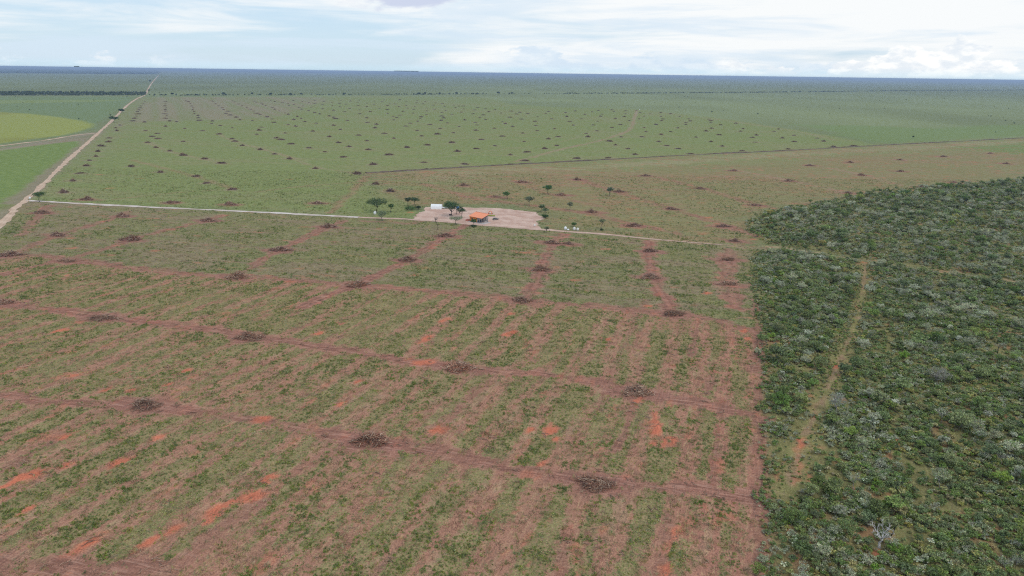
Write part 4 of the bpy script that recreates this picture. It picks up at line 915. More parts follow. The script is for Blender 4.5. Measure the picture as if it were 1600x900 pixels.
lone('savanna_tree', 234.5, 128, 2.6, 3.6, 726, 'distant dark tree left of the far end of the dirt road', T_DK, BD)
lone('savanna_tree', 232.8, 143, 3, 3, 727, 'small distant tree right of the dirt road behind the tree line', T_DK, BD)
for i, (x_, y_, h_, w_) in enumerate([(269, 149.6, 4.6, 5), (350, 149.4, 4.6, 6), (394, 149, 4.4, 4), (423, 149, 3.8, 5), (454, 148.8, 3, 5), (471, 149, 3.4, 4), (538, 148.6, 3.4, 5), (655, 148.4, 4, 5), (664, 148.2, 4.4, 4), (687, 148, 3.6, 4), (713, 147.6, 3.6, 4), (779, 147.4, 4, 5), (800, 147.4, 3.2, 4)]):
    lone('savanna_tree', x_, y_, h_, w_, 760 + i, 'dark tree rising a little above the distant tree line across the fields', C(48, 72, 44), BD, group='taller trees in the far tree line', trunk=.3)
# bushes dotted along the edge of the upper woodland
for i, (x_, y_, h_, w_) in enumerate([(1364, 306, 10, 5), (1386, 303, 10, 6), (1343, 309, 10, 7), (1480, 296, 9, 14), (1413, 307, 11, 16)]):
    lone('savanna_tree', x_, y_, h_, w_, 780 + i, ['thin upright tree on the upper woodland edge, left of two', 'thin upright tree on the upper woodland edge, right of two', 'dark tree at the upper woodland edge, left of the two thin ones', 'dark broad tree on the far upper woodland edge near the last heap', 'bright green dense tree inside the upper woodland edge'][i], [MD, MD, DK, DK, C(70, 108, 52)][i], BK, trunk=.4 if i < 3 else .2)
# trees of their own look inside the lower woodland
lone('dead_tree', 1374, 856, 52, 42, 790, 'bleached leafless dead tree with white branches near the bottom of the woodland', GY, (.66, .63, .61), trunk=.34, tips=16, per=0, twigs=3, r0=.26)
lone('dead_tree', 1392, 838, 27, 12, 791, 'charred black stump with one pale forked branch beside the bleached dead tree', GY, (.03, .028, .028), trunk=.55, tips=5, per=0, twigs=2, r0=.12)
lone('bush', 1221, 636, 24, 32, 792, 'bright yellow-green round bush at the woodland edge beside the field', C(92, 132, 46), BK, cat='bush', trunk=.15, tips=26, per=80, leaf=.17)
lone('savanna_tree', 1463, 598, 27, 38, 793, 'grey leafless-looking broad bush right of centre in the woodland', C(124, 122, 112), BG, trunk=.2, tips=26, per=26, twigs=4)
lone('savanna_tree', 1313, 648, 36, 34, 794, 'grey thin-leaved tree leaning beside the woodland path', C(130, 136, 118), BG, trunk=.3, tips=24, per=26, twigs=3, lean=.2)
lone('savanna_tree', 1558, 553, 18, 8, 795, 'thin tree with a burnt black trunk at the right of the woodland', GY, (.03, .03, .03), trunk=.6, tips=6, per=10, twigs=1, lean=.2)
lone('savanna_tree', 1323, 460, 16, 20, 796, 'dark tree with forked trunk left of the woodland path', DK, BK, trunk=.35, tips=24, per=70)
lone('savanna_tree', 1300, 475, 17, 18, 797, 'mid green tree in the lower woodland below the trail, left of the path', MD, BK, trunk=.3, tips=22)
lone('savanna_tree', 1258, 395, 13, 10, 798, 'slim dark tree standing on the trail edge between the woodlands', DK, BK, trunk=.45)
lone('savanna_tree', 1338, 408, 11, 16, 799, 'flat dark tree on the trail between the woodlands', DK, BK, trunk=.3)

# ------------------------------------------------------------------ distant tree line and woods
FT = []
for i, (c_, h_, w_) in enumerate([(C(66, 86, 60), 6, 6), (C(78, 98, 66), 5, 6.5), (C(72, 90, 64), 7, 5), (C(92, 106, 78), 4, 7)]):
    FT.append(merged(*tree_forms(820 + i, h_, w_, trunk=.25, tips=12, per=26, leaf=.55, colr=c_, bark=BD, r0=.12, clump=.22), 'far_tree_shape'))
FARC = form_collection('far_wood', FT)
ln = smooth_line(P2([(236, 149.8), (400, 149.2), (560, 148.7), (800, 147.2), (1000, 146.4), (1200, 144.8), (1330, 143), (1450, 142.2), (1600, 141), (1750, 140)]), 2)
seg = np.hypot(*np.diff(ln, axis=0).T); s_ = np.concatenate([[0], np.cumsum(seg)])
N = 4200; q = rng.uniform(0, s_[-1], N); kq = vn(q / 60, q * 0, 351) * .6 + vn(q / 13, q * 0, 352) * .5 > rng.uniform(.15, .8, N); q = q[kq]
lx_ = np.interp(q, s_, ln[:, 0]) + rng.normal(size=len(q)) * 3; ly_ = np.interp(q, s_, ln[:, 1]) + rng.normal(size=len(q)) * 10
scatter('far_tree_line', np.column_stack([lx_, ly_, np.zeros(len(q))]), rng.uniform(0, 6, len(q)), rng.uniform(.45, 1.15, len(q)), rng.integers(0, 4, len(q)), FARC, label='thin dark line of distant trees across the plain', cat='tree line')
PB = P2([(-120, 149.6), (0, 149.8), (110, 149.8), (226, 149.6), (230, 145.2), (110, 144.8), (0, 144.4), (-120, 144)])
lo = PB.min(0); hi = PB.max(0); X = rng.uniform(lo[0], hi[0], 3800); Y = rng.uniform(lo[1], hi[1], 3800); k = inside(X, Y, PB); X, Y = X[k], Y[k]
scatter('far_woodland', np.column_stack([X, Y, np.zeros(len(X))]), rng.uniform(0, 6, len(X)), rng.uniform(.45, 1.25, len(X)), rng.integers(0, 4, len(X)), FARC, label='distant dark belt of trees left of the dirt road', cat='woodland')
# scattered shrubs on the open savanna
X = rng.uniform(-2600, 2600, 1600); Y = rng.uniform(900, 6500, 1600)
k = (np.abs(X) < .8 * Y) & ~inside(X, Y, MAIN) & ~inside(X, Y, YFIELD) & ~inside(X, Y, BELT) & ~inside(X, Y, GFIELD) & (Y > 700) & (rng.uniform(size=1600) < .55); X, Y = X[k], Y[k]
scatter('savanna_shrubs', np.column_stack([X, Y, np.zeros(len(X))]), rng.uniform(0, 6, len(X)), rng.uniform(.25, .7, len(X)), rng.integers(0, 4, len(X)), FARC, label='shrubs dotted thinly over the far savanna', cat='shrubs')
# closed forest on the skyline: a bumpy canopy with depth
def canopy(name, P, step, h, colr, lab):
    lo = P.min(0); hi = P.max(0); xs = np.linspace(lo[0], hi[0], int((hi[0] - lo[0]) / step) + 2); ys = np.geomspace(lo[1], hi[1], 90)
    X, Y, F = grid_block(xs, ys); ins = inside(X, Y, P); keepf = ins[F].all(1); F = F[keepf]
    Z = np.where(sdist(X, Y, P) > step * .4, h * (.6 + .8 * vn(X / step / .9, Y / step / .9, 361)), .1)
    me = mesh_np(name, np.stack([X, Y, Z], 1), F, M_SOILP, np.broadcast_to(np.asarray(colr), (len(X), 3)) * (.7 + .6 * vn(X / 130, Y / 400, 363))[:, None])
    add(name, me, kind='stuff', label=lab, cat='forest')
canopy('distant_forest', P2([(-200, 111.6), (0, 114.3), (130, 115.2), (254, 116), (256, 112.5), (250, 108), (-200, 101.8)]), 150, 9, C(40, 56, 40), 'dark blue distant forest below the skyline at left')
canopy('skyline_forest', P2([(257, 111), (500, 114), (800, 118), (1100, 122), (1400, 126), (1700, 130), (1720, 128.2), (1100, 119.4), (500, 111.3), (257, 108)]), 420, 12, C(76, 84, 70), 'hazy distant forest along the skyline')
def mesa(px0, px1, dist, h, lab):
    a_ = gp(px0, 140); b_ = gp(px1, 140); k0 = dist / a_.y; p0 = np.array(a_[:2]) * k0; p1 = np.array(b_[:2]) * k0; dv = (p1 - p0); nrm_ = np.array([-dv[1], dv[0]]) * .3
    V = []
    for z, e in ((-1, 0), (h * .6, .06), (h, .1)):
        for p, sg, t in ((p0, 1, 0), (p1, -1, 0), (p1, -1, 1), (p0, 1, 1)): q_ = p + dv * e * sg + nrm_ * t; V.append((*q_, z))
    F = [(r * 4 + i, r * 4 + (i + 1) % 4, (r + 1) * 4 + (i + 1) % 4, (r + 1) * 4 + i) for r in range(2) for i in range(4)] + [(8, 9, 10, 11)]
    add('mesa', mesh_np('mesa', V, np.array(F), M_SOILP, np.broadcast_to(C(70, 80, 66), (12, 3))), label=lab, cat='mesa')
mesa(121, 131, 46000, 150, 'tiny flat-topped hill on the skyline at far left'); mesa(618, 658, 46000, 135, 'long low flat-topped hill on the skyline left of centre')

# ------------------------------------------------------------------ brush piles
def heap(seed, ns, L=8.0, Wd=5.8, h=2.4, rad=(.03, .10), tint=None, dim=1.0):
    rg = np.random.default_rng(seed); mb = MB()
    pal = [C(130, 106, 92), C(156, 136, 118), C(108, 86, 78), C(174, 154, 134), C(146, 110, 92), C(200, 182, 160), C(84, 70, 66)]; pr = [.24, .2, .2, .12, .14, .04, .06]
    b1 = rg.uniform(0, 6.28, 3)
    for _ in range(ns):
        a_ = rg.uniform(0, 6.28); q = rg.uniform() ** .55; edge = 1 + .2 * math.sin(2 * a_ + b1[0]) + .2 * math.sin(3 * a_ + b1[1]) + .12 * math.sin(7 * a_ + b1[2])
        x, y = math.cos(a_) * q * L / 2 * edge, math.sin(a_) * q * Wd / 2 * edge
        top = h * (1 - q ** 1.6) * (.75 + .35 * math.sin(x * 1.3 + b1[2])) + .12; z = top * rg.uniform(.35, 1.08)
        d = unit(np.array([rg.normal() * 1.2 + math.cos(a_) * .4, rg.normal() + math.sin(a_) * .4, rg.normal() * .42])); ln_ = rg.uniform(.6, 2.8) * (1.25 - .4 * q)
        if rg.uniform() < .2: d = unit(np.array([math.cos(a_) + rg.normal() * .5, math.sin(a_) + rg.normal() * .5, rg.uniform(.05, .9)])); ln_ = rg.uniform(1.6, 3.6)
        p0 = np.array([x, y, z]) - d * ln_ / 2; p2 = np.array([x, y, z]) + d * ln_ / 2; p1 = (p0 + p2) / 2 + rg.normal(size=3) * .12 * ln_
        p0[2] = max(p0[2], .03); p2[2] = max(p2[2], .05); p1[2] = max(p1[2], .05)
        r_ = rg.uniform(*rad) * rg.uniform(.6, 1.3)
        c_ = pal[rg.choice(7, p=pr)] * rg.uniform(.75, 1.35) * dim
        if tint is not None and rg.uniform() < .4: c_ = c_ * .5 + np.asarray(tint) * .5
        mb.tube([p0, p1, p2], [r_, r_ * .85, r_ * .4], 3, c_)
    k = ns // 2; a_ = rg.uniform(0, 6.28, k); q = rg.uniform(0, 1.15, k) ** .6
    leaf_quads(mb, np.column_stack([np.cos(a_) * q * L / 2, np.sin(a_) * q * Wd / 2, np.maximum(.06, h * .8 * (1 - q ** 1.5) * rg.uniform(.4, 1.1, k))]), .16, C(150, 112, 90) * dim, rg, .3, .5)
    return mb
def mound(seed, L=7.6, Wd=5.2, h=1.0, colr=C(112, 82, 72)):
    rg = np.random.default_rng(seed); k, rn = 18, 6; V = []; Cc = []
    for r_ in range(rn + 1):
        q = r_ / rn
        for j in range(k):
            a_ = 6.283 * j / k; e = 1 + .2 * math.sin(2 * a_ + seed) + rg.normal() * .06
            V.append((math.cos(a_) * q * L / 2 * e, math.sin(a_) * q * Wd / 2 * e, h * (1 - q ** 1.5) * (1 + rg.normal() * .22) - .04)); Cc.append(np.asarray(colr) * rg.uniform(.65, 1.25))
    F = [(r_ * k + j, (r_ + 1) * k + j, (r_ + 1) * k + (j + 1) % k, r_ * k + (j + 1) % k) for r_ in range(rn) for j in range(k)]
    mb = MB(); mb.raw(V, F, np.array(Cc)); return mb
near_h = [(heap(900 + i, [520, 430, 480, 380, 560][i], L=[7.4, 8.6, 6.6, 9.0, 7.0][i], Wd=[5.2, 4.6, 5.6, 4.4, 5.0][i], h=[2.0, 1.7, 2.2, 1.4, 2.3][i], rad=(.03, .085), dim=.98, tint=[C(178, 112, 86), C(150, 116, 96), C(168, 120, 96), C(160, 128, 104), C(172, 124, 98)][i]).mesh('branches', M_STICK), mound(910 + i, [6.4, 7.4, 5.8, 7.6, 6.2][i], [4.4, 3.8, 4.8, 3.6, 4.2][i], .75, C(136, 98, 86)).mesh('soil', M_SOILP)) for i in range(5)]
mid_h = [(heap(920 + i, 300, L=[7.2, 8.6, 6.6, 9.2][i], Wd=[5, 4.6, 5.4, 4.6][i], h=[2.0, 1.7, 2.3, 1.6][i], rad=(.05, .13), tint=[C(128, 80, 66), None, C(118, 84, 70), None][i]).mesh('branches', M_STICK), mound(930 + i, h=1.2, colr=C(104, 74, 66)).mesh('soil', M_SOILP)) for i in range(4)]
far_h = [(heap(940 + i, 150, L=[7.4, 9.2, 6.2, 8.2, 10.2, 6.8][i], Wd=[5.5, 4.8, 5.2, 6.2, 4.6, 4.6][i], h=[2.3, 1.8, 2.7, 2.1, 1.7, 2.4][i], rad=(.07, .18), dim=.66).mesh('branches', M_STICK), mound(950 + i, [6.8, 8.4, 5.6, 7.4, 9, 6][i], [5, 4.2, 4.6, 5.4, 4, 4][i], h=1.2, colr=C(88, 74, 70)).mesh('soil', M_SOILP)) for i in range(6)]
lg = MB(); lg.tube([(-1.6, 0, .3), (-.2, .12, .5), (1.5, -.1, .42)], [.12, .09, .05], 6, C(140, 120, 104), cap=True); log_m = lg.mesh('log', M_STICK)
def pile(xy, hv, rz, sc, lab, group=None, logs=0, seed=0):
    e = add('brush_pile', None, None, (xy[0], xy[1], 0), rz, sc, lab, 'brush pile', group)
    add('branches', hv[0], e); add('soil_mound', hv[1], e)
    rg = random.Random(seed)
    for i in range(logs):
        o = add('log', log_m, e, (rg.uniform(-2.6, 2.6), rg.uniform(-2, 1), rg.uniform(.3, 1.2)), rg.uniform(0, 6.28), rg.uniform(.7, 1.3)); o.rotation_euler = (rg.uniform(-.3, .3), rg.uniform(-.45, .45), rg.uniform(0, 6.28))
    return e
for i, (p, sz, lab) in enumerate(PN):
    q = gp(*p); near = p[1] > 400
    pile((q.x, q.y), (near_h if near else mid_h)[i % (5 if near else 4)], random.uniform(-.35, .35) + (math.pi if i % 3 == 0 else 0), (sz * random.uniform(.95, 1.08), sz, sz * random.uniform(.8, 1.15)), lab, None, 2 if near else 1, i)
fp = sorted(piles, key=lambda p: -p[0][1]); NI = 300 - len(PN)
roadline = P2(ROAD_A[4:13]); nroad = 0
ORD = 'first second third fourth fifth sixth seventh eighth ninth tenth eleventh twelfth thirteenth fourteenth fifteenth sixteenth seventeenth eighteenth nineteenth twentieth'.split()
for i, (p, _, _) in enumerate(fp[:NI]):
    q = gp(*p)
    dA = float(dseg(np.array([q.x]), np.array([q.y]), roadline)[0])
    if dA < 75 and p[1] > 190: lab, gr = f'{ORD[min(nroad, 19)]} dark brush pile beyond the corner tree, in line beside the dirt road', 'brush piles beside the dirt road'; nroad += 1
    elif p[0] < 330 and p[1] < 192: lab, gr = 'small dark brush pile in the close-set lines near the far road bend', 'brush piles in the far straight lines'
    elif p[1] > 236: wh = 'left part, above the white road' if p[0] < 260 else 'left of centre, above the white road' if p[0] < 420 else 'just left of the pale cross track' if p[0] < 545 else 'at the left end of the dark bank' if p[0] < 640 else 'close behind the dark bank, centre' if p[0] < 900 else 'close behind the dark bank, right'; lab, gr = f'dark brush pile in the green field, {wh}', f'brush piles in the near green field, {wh}'
    else:
        cx3 = 'left of the pale cross track' if p[0] < 420 else 'straight behind the big dark tree' if p[0] < 600 else 'straight behind the house' if p[0] < 800 else 'left of the pink field track' if p[0] < 985 else 'right of the pink field track' if p[0] < 1150 else 'near the curved right end of the clearing'
        rw3 = 'nearer' if p[1] > 206 else 'middle' if p[1] > 184 else 'farther'
        lab = f'small brush pile, {rw3} rows of far field, {cx3}'; gr = f'far field brush piles, {rw3} rows, {cx3}'
    s_ = random.uniform(.68, 1.18)
    pile((q.x, q.y), far_h[random.randrange(6)], random.uniform(-.8, .8) + (math.pi if random.random() < .5 else 0), (s_, s_, s_ * random.uniform(.85, 1.2)), lab, gr)
rest_p = fp[NI:]
if rest_p:
    hm = []
    for b_, s0_ in far_h:
        c_ = b_.copy(); hm.append(c_)
    Q = np.array([gp(*p[0])[:] for p in rest_p])
    scatter('far_brush_piles', Q, rng.uniform(-.8, .8, len(Q)), rng.uniform(.7, 1.15, len(Q)), rng.integers(0, 6, len(Q)), form_collection('far_heap', hm), label='tiny dark brush piles at the far edge of the cleared field', cat='brush piles')

# ------------------------------------------------------------------ the farmstead
M_ROOF = plain('orange_roof_tiles', tuple(C(222, 144, 110)), .75, .2, var=.12, scale=1.5)
M_OWALL = plain('ochre_plaster', tuple(C(205, 132, 70)), .85, .1, var=.15)
M_WHITE = plain('white_sheeting', (.82, .83, .84), .55, .3, var=.08, scale=.8)
M_GREYP = plain('grey_plaster', tuple(C(170, 164, 160)), .9, .1, var=.2)
M_CONC = plain('concrete', tuple(C(168, 160, 158)), .9, .1, var=.2, scale=.8)
M_DARK = plain('dark_rubber', (.02, .02, .022), .8, .2)
M_GLASS = plain('car_glass', (.03, .04, .05), .15, .6, var=.1)
M_CARG = plain('grey_car_paint', tuple(C(128, 122, 118)), .3, .5, .3, var=.06)
M_CARB = plain('dark_blue_car_paint', tuple(C(44, 54, 78)), .3, .5, .2, var=.06)
M_BLUE = plain('blue_plastic', (.06, .20, .55), .45, .4, var=.1)
M_WOOD = plain('weathered_timber', (.20, .15, .12), .9, .1, var=.3)
M_ORNG = plain('orange_machine_paint', tuple(C(224, 120, 74)), .5, .3, var=.12)
M_GRN = plain('green_machine_paint', tuple(C(140, 152, 52)), .5, .3, var=.15)
M_CHROME = plain('lamp_glass', (.6, .6, .6), .2, .5, var=.05)
M_BRICK = plain('red_brick', tuple(C(176, 112, 100)), .9, .1, var=.3)
M_BAG = plain('woven_bag', (.72, .70, .66), .8, .2, var=.15)

A = gp(734, 345.8); FA = R(-40); L_, D_, ZF, ZB = 10.6, 5.6, 3.5, 5.0
house = add('farmhouse', None, None, A, FA, label='small farmhouse with orange single-slope roof and ochre wall in the yard', cat='house')
def hb(name, c, d, mat, par=house):
    b = MB(); b.box(c, d); return b.build(name, mat, par)
T_ = .16; XW = 6.2
b = MB(); b.box((XW / 2, 0, ZF / 2), (XW, T_, ZF)); b.build('wall', M_OWALL, house)
hb('wall', (0, D_ / 2, ZF / 2), (T_, D_ - T_ - .02, ZF), M_OWALL)
hb('wall', (L_ / 2, D_, ZB / 2), (L_, T_, ZB), M_GREYP)
hb('wall', (XW, D_ / 2, ZF / 2), (T_, D_ - T_ - .02, ZF), M_GREYP)
wd = hb('window', (2.2, -.1, 1.9), (1.3, .08, 1.1), M_WOOD); hb('pane', (2.2, -.15, 1.9), (1.0, .04, .85), M_GLASS, wd)
dr = hb('door', (4.8, -.1, 1.05), (.95, .08, 2.1), M_WOOD); hb('handle', (5.15, -.16, 1.05), (.08, .06, .14), M_CHROME, dr)
for (x, y, z) in ((XW + 2.2, -.05, ZF), (L_ - .15, -.05, ZF), (L_ - .15, D_ * .35, ZF + .5), (L_ - .15, D_ * .7, ZF + .95)): hb('post', (x, y, z / 2 - .02), (.18, .18, z), M_GREYP)
hb('low_wall', (L_ - .15, D_ * .62, .45), (.14, D_ * .5, .9), M_GREYP)
hb('slab', (L_ / 2 + .9, D_ / 2 - .4, .04), (L_ + 2.8, D_ + 2.0, .16), M_CONC)
hb('beam', ((XW + L_) / 2, -.05, ZF - .12), (L_ - XW - .3, .14, .2), M_WOOD)
k = MB(); nn_ = 44; xs = np.linspace(-.5, L_ + .5, nn_ * 2 + 1); V = []
for x_, ph in zip(xs, range(len(xs))):
    dzr = .05 if ph % 2 else -.03
    for y_, z_ in ((-.7, ZF - .14), (D_ / 2, (ZF + ZB) / 2 + .05), (D_ + .5, ZB + .16)): V.append((x_, y_, z_ + .12 + dzr))
n_ = len(xs); F = [(i * 3 + j, (i + 1) * 3 + j, (i + 1) * 3 + j + 1, i * 3 + j + 1) for i in range(n_ - 1) for j in range(2)]
V2 = [(x, y, z - .1) for x, y, z in V]; k.raw(V, F); k.raw(V2, [f[::-1] for f in F])
rim = [(i * 3, (i + 1) * 3, (i + 1) * 3 + 3 * n_, i * 3 + 3 * n_) for i in range(n_ - 1)] + [(i * 3 + 2, i * 3 + 2 + 3 * n_, (i + 1) * 3 + 2 + 3 * n_, (i + 1) * 3 + 2) for i in range(n_ - 1)]
k.raw(V + V2, rim); rf = k.build('roof', M_ROOF, house)
hb('ridge_cap', (L_ / 2, D_ + .42, ZB + .34), (L_ + .9, .34, .12), M_ROOF, rf)

def car(px, py, rz, mat, lab, name='parked_car'):
    e = add(name, None, None, gp(px, py), rz, label=lab, cat='car')
    prof = [(-2.05, .42), (-2.1, .78), (-1.95, .95), (-.9, 1.02), (.95, 1.02), (1.9, .86), (2.1, .7), (2.1, .42)]; w = .84
    def ex(pr, w0, w1=None):
        w1 = w1 or w0; n_ = len(pr); V = [(x, -(w0 if z < 1.03 else w1), z) for x, z in pr] + [(x, (w0 if z < 1.03 else w1), z) for x, z in pr]
        m = MB(); m.raw(V, [(i, (i + 1) % n_, n_ + (i + 1) % n_, n_ + i) for i in range(n_)])
        c0 = np.mean(pr, 0)
        for s_ in (0, 1): m.raw([V[s_ * n_ + i] for i in range(n_)] + [(c0[0], V[s_ * n_][1], c0[1])], [(i, (i + 1) % n_, n_) if s_ else ((i + 1) % n_, i, n_) for i in range(n_)])
        return m
    bd = ex(prof, w).build('body', mat, e)
    ex([(-1.75, 1.0), (-1.25, 1.42), (.25, 1.44), (1.0, 1.0)], .78, .66).build('windows', M_GLASS, e)
    rb = MB(); rb.box((-.5, 0, 1.47), (1.5, 1.28, .07)); rb.build('roof', mat, e)
    for x in (-1.3, 1.3):
        for y in (-.8, .8):
            m = MB(); m.tube([(x, y - .1, .32), (x, y + .1, .32)], .32, 12, cap=True); wh = m.build('wheel', M_DARK, e)
            m = MB(); m.tube([(x, y - .115, .32), (x, y + .115, .32)], .17, 8, cap=True); m.build('rim', M_CHROME, wh)
    for y in (-.6, .6):
        m = MB(); m.box((2.08, y, .74), (.1, .34, .14)); m.build('headlight', M_CHROME, e)
    return e
car(774.5, 343.6, R(35), M_CARG, 'grey car parked on the open yard right of the house')
car(748.6, 347.6, R(172), M_CARB, 'dark blue car parked against the front of the orange-roofed house')

# white tunnel tent
tp = gp(674, 325.8); tent = add('tunnel_tent', None, None, tp, R(-4), label='white plastic tunnel tent with dark open end in the yard', cat='tent')
def arch(Ln, w, h, mat, name, x0=0, n_=14, ns=24, sag=.09):
    m = MB(); V = []
    for i in range(ns + 1):
        x = x0 + Ln * i / ns; sg = sag * abs(math.sin(math.pi * i / 4)) if sag else 0
        for j in range(n_ + 1):
            a_ = math.pi * j / n_; V.append((x, -math.cos(a_) * (w / 2 - sg * math.sin(a_)), math.sin(a_) ** .75 * (h - sg)))
    m.raw(V, [(i * (n_ + 1) + j, (i + 1) * (n_ + 1) + j, (i + 1) * (n_ + 1) + j + 1, i * (n_ + 1) + j + 1) for i in range(ns) for j in range(n_)]); return m.build(name, mat, tent, smooth=True)
arch(7.6, 4.8, 3.2, M_WHITE, 'cover')
m = MB(); V = [(.02, -math.cos(math.pi * j / 14) * 2.38, math.sin(math.pi * j / 14) ** .75 * 3.17) for j in range(15)] + [(.02, 0, 0)]
m.raw(V, [(j, j + 1, 15) for j in range(14)]); m.build('end_panel', M_WHITE, tent)
for i in range(7):
    m = MB(); m.tube([(.1 + 7.4 * i / 6, -math.cos(math.pi * j / 12) * 2.34, math.sin(math.pi * j / 12) ** .75 * 3.1) for j in range(13)], .03, 4); m.build('hoop', M_GREYP, tent)
m = MB(); xs, ys, F = grid_block(np.linspace(-2.2, 2.2, 14), np.linspace(-2.1, 2.1, 12))
edge = 1 + .25 * (vn(xs * .9, ys * .9, 71) - .5); zz = .12 + .45 * vn(xs * 1.3, ys * 1.3, 72) ** 2
m.raw(np.column_stack([xs * edge + ys * .35, ys * edge, zz]), F); q = gp(694.6, 325.2); m.build('tarpaulin', M_WHITE, None, loc=q, rz=R(-10), label='crumpled white plastic sheet lying at the open end of the tent', cat='tarpaulin', smooth=True)

# blue tank on a stand
q = gp(715.5, 335); tk_ = add('water_tank', None, None, q, label='blue water tank on a timber stand half hidden behind the yard tree', cat='water tank')
for x in (-.8, .8):
    for y in (-.8, .8):
        m = MB(); m.box((x, y, 1.7), (.18, .18, 3.4)); m.build('leg', M_WOOD, tk_)
m = MB(); m.box((0, 0, 3.46), (2.3, 2.3, .12)); m.build('platform', M_WOOD, tk_)
m = MB(); m.tube([(0, 0, 3.53), (0, 0, 4.1), (0, 0, 4.9), (0, 0, 5.0)], [.85, .98, 1.08, 1.1], 20, cap=True); m.build('tank', M_BLUE, tk_)
m = MB(); m.tube([(0, 0, 5.01), (0, 0, 5.2), (0, 0, 5.26)], [1.14, .8, .3], 20, cap=True); m.build('lid', M_BLUE, tk_)

# orange implement and yellow-green seeder bar beside the house
q = gp(766, 334.5); im = add('farm_implement', None, None, q, R(-8), label='orange farm implement with arched frame behind the house', cat='implement')
m = MB(); m.tube([(-1.3, 0, .2), (-1.0, 0, 1.3), (-.3, 0, 1.9), (.3, 0, 1.9), (1.0, 0, 1.3), (1.3, 0, .2)], .2, 6, cap=True); m.build('frame', M_ORNG, im)
m = MB(); m.box((0, -.1, 1.0), (1.0, .7, .9), taper=.8); m.build('hopper', M_BAG, im)
m = MB(); m.box((0, 0, .5), (2.6, .3, .22)); m.build('crossbar', M_ORNG, im)
for x in (-1.35, 1.35): m = MB(); m.tube([(x - .12, 0, .4), (x + .12, 0, .4)], .4, 12, cap=True); m.build('wheel', M_DARK, im)
q = gp(768, 338); sb = add('seeder_bar', None, None, q, R(-6), label='long yellow-green seeder bar on the ground right of the house', cat='implement')
m = MB(); m.box((0, 0, .55), (4.6, .5, .5)); m.build('hopper', M_GRN, sb)
m = MB(); m.box((0, -.3, .25), (4.4, .14, .14)); m.build('toolbar', M_DARK, sb)
for i in range(7): m = MB(); m.tube([(-2 + i * .66, -.32, .2), (-1.94 + i * .66, -.32, .2)], .22, 8, cap=True); m.build('disc', M_DARK, sb)
# bricks by the wall
q = gp(730.5, 345.2); bk = add('brick_stack', None, None, q, R(-12), label='stack of red bricks at the left wall of the house', cat='bricks')
bm = MB(); bm.box((0, 0, 0), (.58, .42, .3)); bmesh_ = bm.mesh('brick', M_BRICK)
for z in range(4):
    for i in range(4):
        for j in range(2):
            if z == 3 and random.random() < .4: continue
            add('brick', bmesh_, bk, (-.95 + i * .61 + random.uniform(-.03, .03), j * .46 + random.uniform(-.02, .02), .16 + z * .31), random.uniform(-.06, .06))
# small things round the house
def oddment(name, px, py, mat, d, lab, cat, rz=0.0):
    e = add(name, None, None, gp(px, py), rz, label=lab, cat=cat); m = MB(); m.box((0, 0, d[2] * .45), (d[0], d[1], d[2] * .9), taper=.92); m.build('body', mat, e); m = MB(); m.box((0, 0, d[2] * .95), (d[0] * 1.04, d[1] * 1.04, d[2] * .1)); m.build('lid', mat, e)
oddment('barrel_crate', 761, 341, M_CARB, (1.2, .9, 1.0), 'dark blue crate standing by the right end of the house', 'crate', .5)
oddment('crate', 757, 343, M_WHITE, (.9, .8, .9), 'pale crate on the concrete slab at the right end of the house', 'crate', .3)
oddment('crate', 703.5, 336.5, M_DARK, (1.6, 1.0, .7), 'dark crate under the tall yard tree', 'crate', .2)

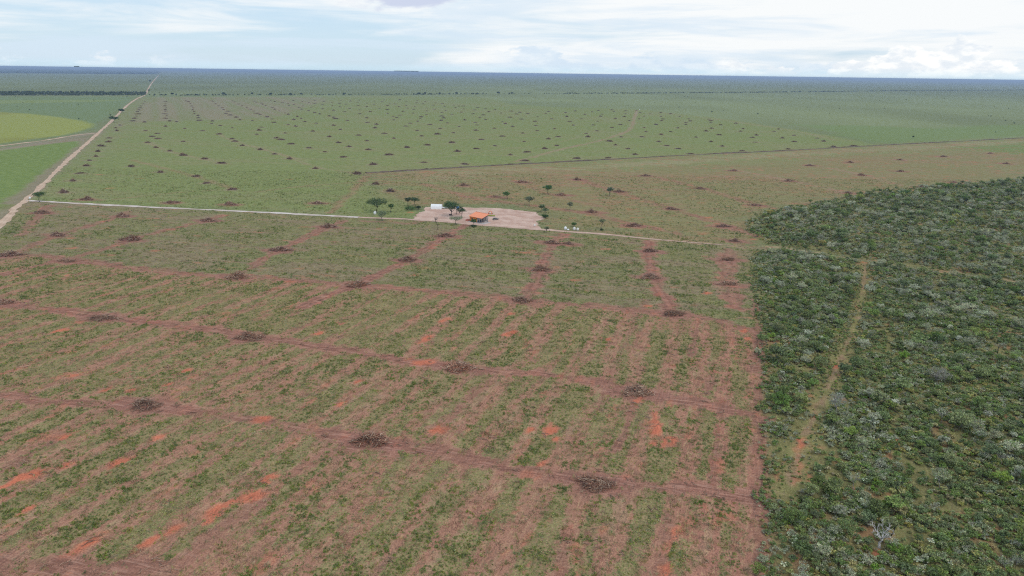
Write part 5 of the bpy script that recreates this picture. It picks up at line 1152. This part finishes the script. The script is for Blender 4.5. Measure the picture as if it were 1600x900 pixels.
# bulk bags
def bag(px, py, s_, lab, mat=M_BAG, squash=1.0):
    rg = np.random.default_rng(int(px)); e = add('bulk_bag', None, None, gp(px, py), rg.uniform(0, 3), s_, lab, 'bag'); k, V = 14, []
    for z, r_ in ((0, .78), (.12, .92), (.5, 1.0), (.85, .96), (1.05, .8), (1.15, .4), (1.3, .14), (1.42, .2)):
        for j in range(k): a_ = 6.283 * j / k; rr = r_ * .55 * (1 + .12 * abs(math.cos(2 * a_)) ** 2) * (1 + rg.normal() * .04); V.append((math.cos(a_) * rr, math.sin(a_) * rr, z * squash))
    m = MB(); m.raw(V, [(i * k + j, i * k + (j + 1) % k, (i + 1) * k + (j + 1) % k, (i + 1) * k + j) for i in range(7) for j in range(k)]); m.build('sack', mat, e, smooth=True)
    m = MB()
    for a_ in (.6, 2.2, 3.7, 5.3): x, y = math.cos(a_) * .5, math.sin(a_) * .5; m.tube([(x, y, .95 * squash), (x * 1.1, y * 1.1, 1.15 * squash), (x * .6, y * .6, 1.2 * squash)], .03, 4)
    m.build('lifting_loops', mat, e)
bag(883.5, 358.8, 1.5, 'white bulk bag at the roadside, leftmost of the sacks right of the yard', M_WHITE)
bag(887.6, 359.6, 1.3, 'flattened white bulk bag lying second from left in the roadside row', M_WHITE, .5)
bag(897.3, 359.6, 1.5, 'cream bulk bag third from left in the roadside row', M_BAG)
bag(902.6, 360.2, 1.35, 'cream bulk bag with dark mark, rightmost of the roadside row', M_BAG)
bag(835.5, 353.6, 1.1, 'pale bag standing alone at the lower right corner of the yard', M_BAG)
bag(586, 334.8, 1.6, 'white bag beside the road below the largest dark tree', M_WHITE)
bag(999.5, 172.2, 2.0, 'tiny white bag at the far end of the pinkish field track', M_WHITE)
bag(47, 310.6, 1.1, 'white bag at the corner where the two roads meet', M_WHITE)

# ------------------------------------------------------------------ air
hz = MB(); hz.box((0, 0, 45.5), (150000, 150000, 95)); ho = hz.mesh('haze', None)
mh = bpy.data.materials.new('haze_air'); mh.use_nodes = True; hn = NT(mh.node_tree); hn.n.clear(); hout = hn.new('ShaderNodeOutputMaterial'); pv = hn.new('ShaderNodeVolumePrincipled')
pv.inputs['Color'].default_value = (.57, .73, 1.0, 1); pv.inputs['Density'].default_value = 8.0e-5; pv.inputs['Anisotropy'].default_value = .2
hn.l.new(pv.outputs[0], hout.inputs['Volume']); ho.materials.clear(); ho.materials.append(mh)
add('haze', ho, kind='stuff', label='thin blue haze over the whole plain', cat='haze')

SC.cycles.use_denoising = False; SC.cycles.pixel_filter_type = 'BLACKMAN_HARRIS'; SC.cycles.filter_width = 1.15; SC.cycles.max_bounces = 4; SC.cycles.diffuse_bounces = 2; SC.cycles.transmission_bounces = 2; SC.cycles.volume_bounces = 0
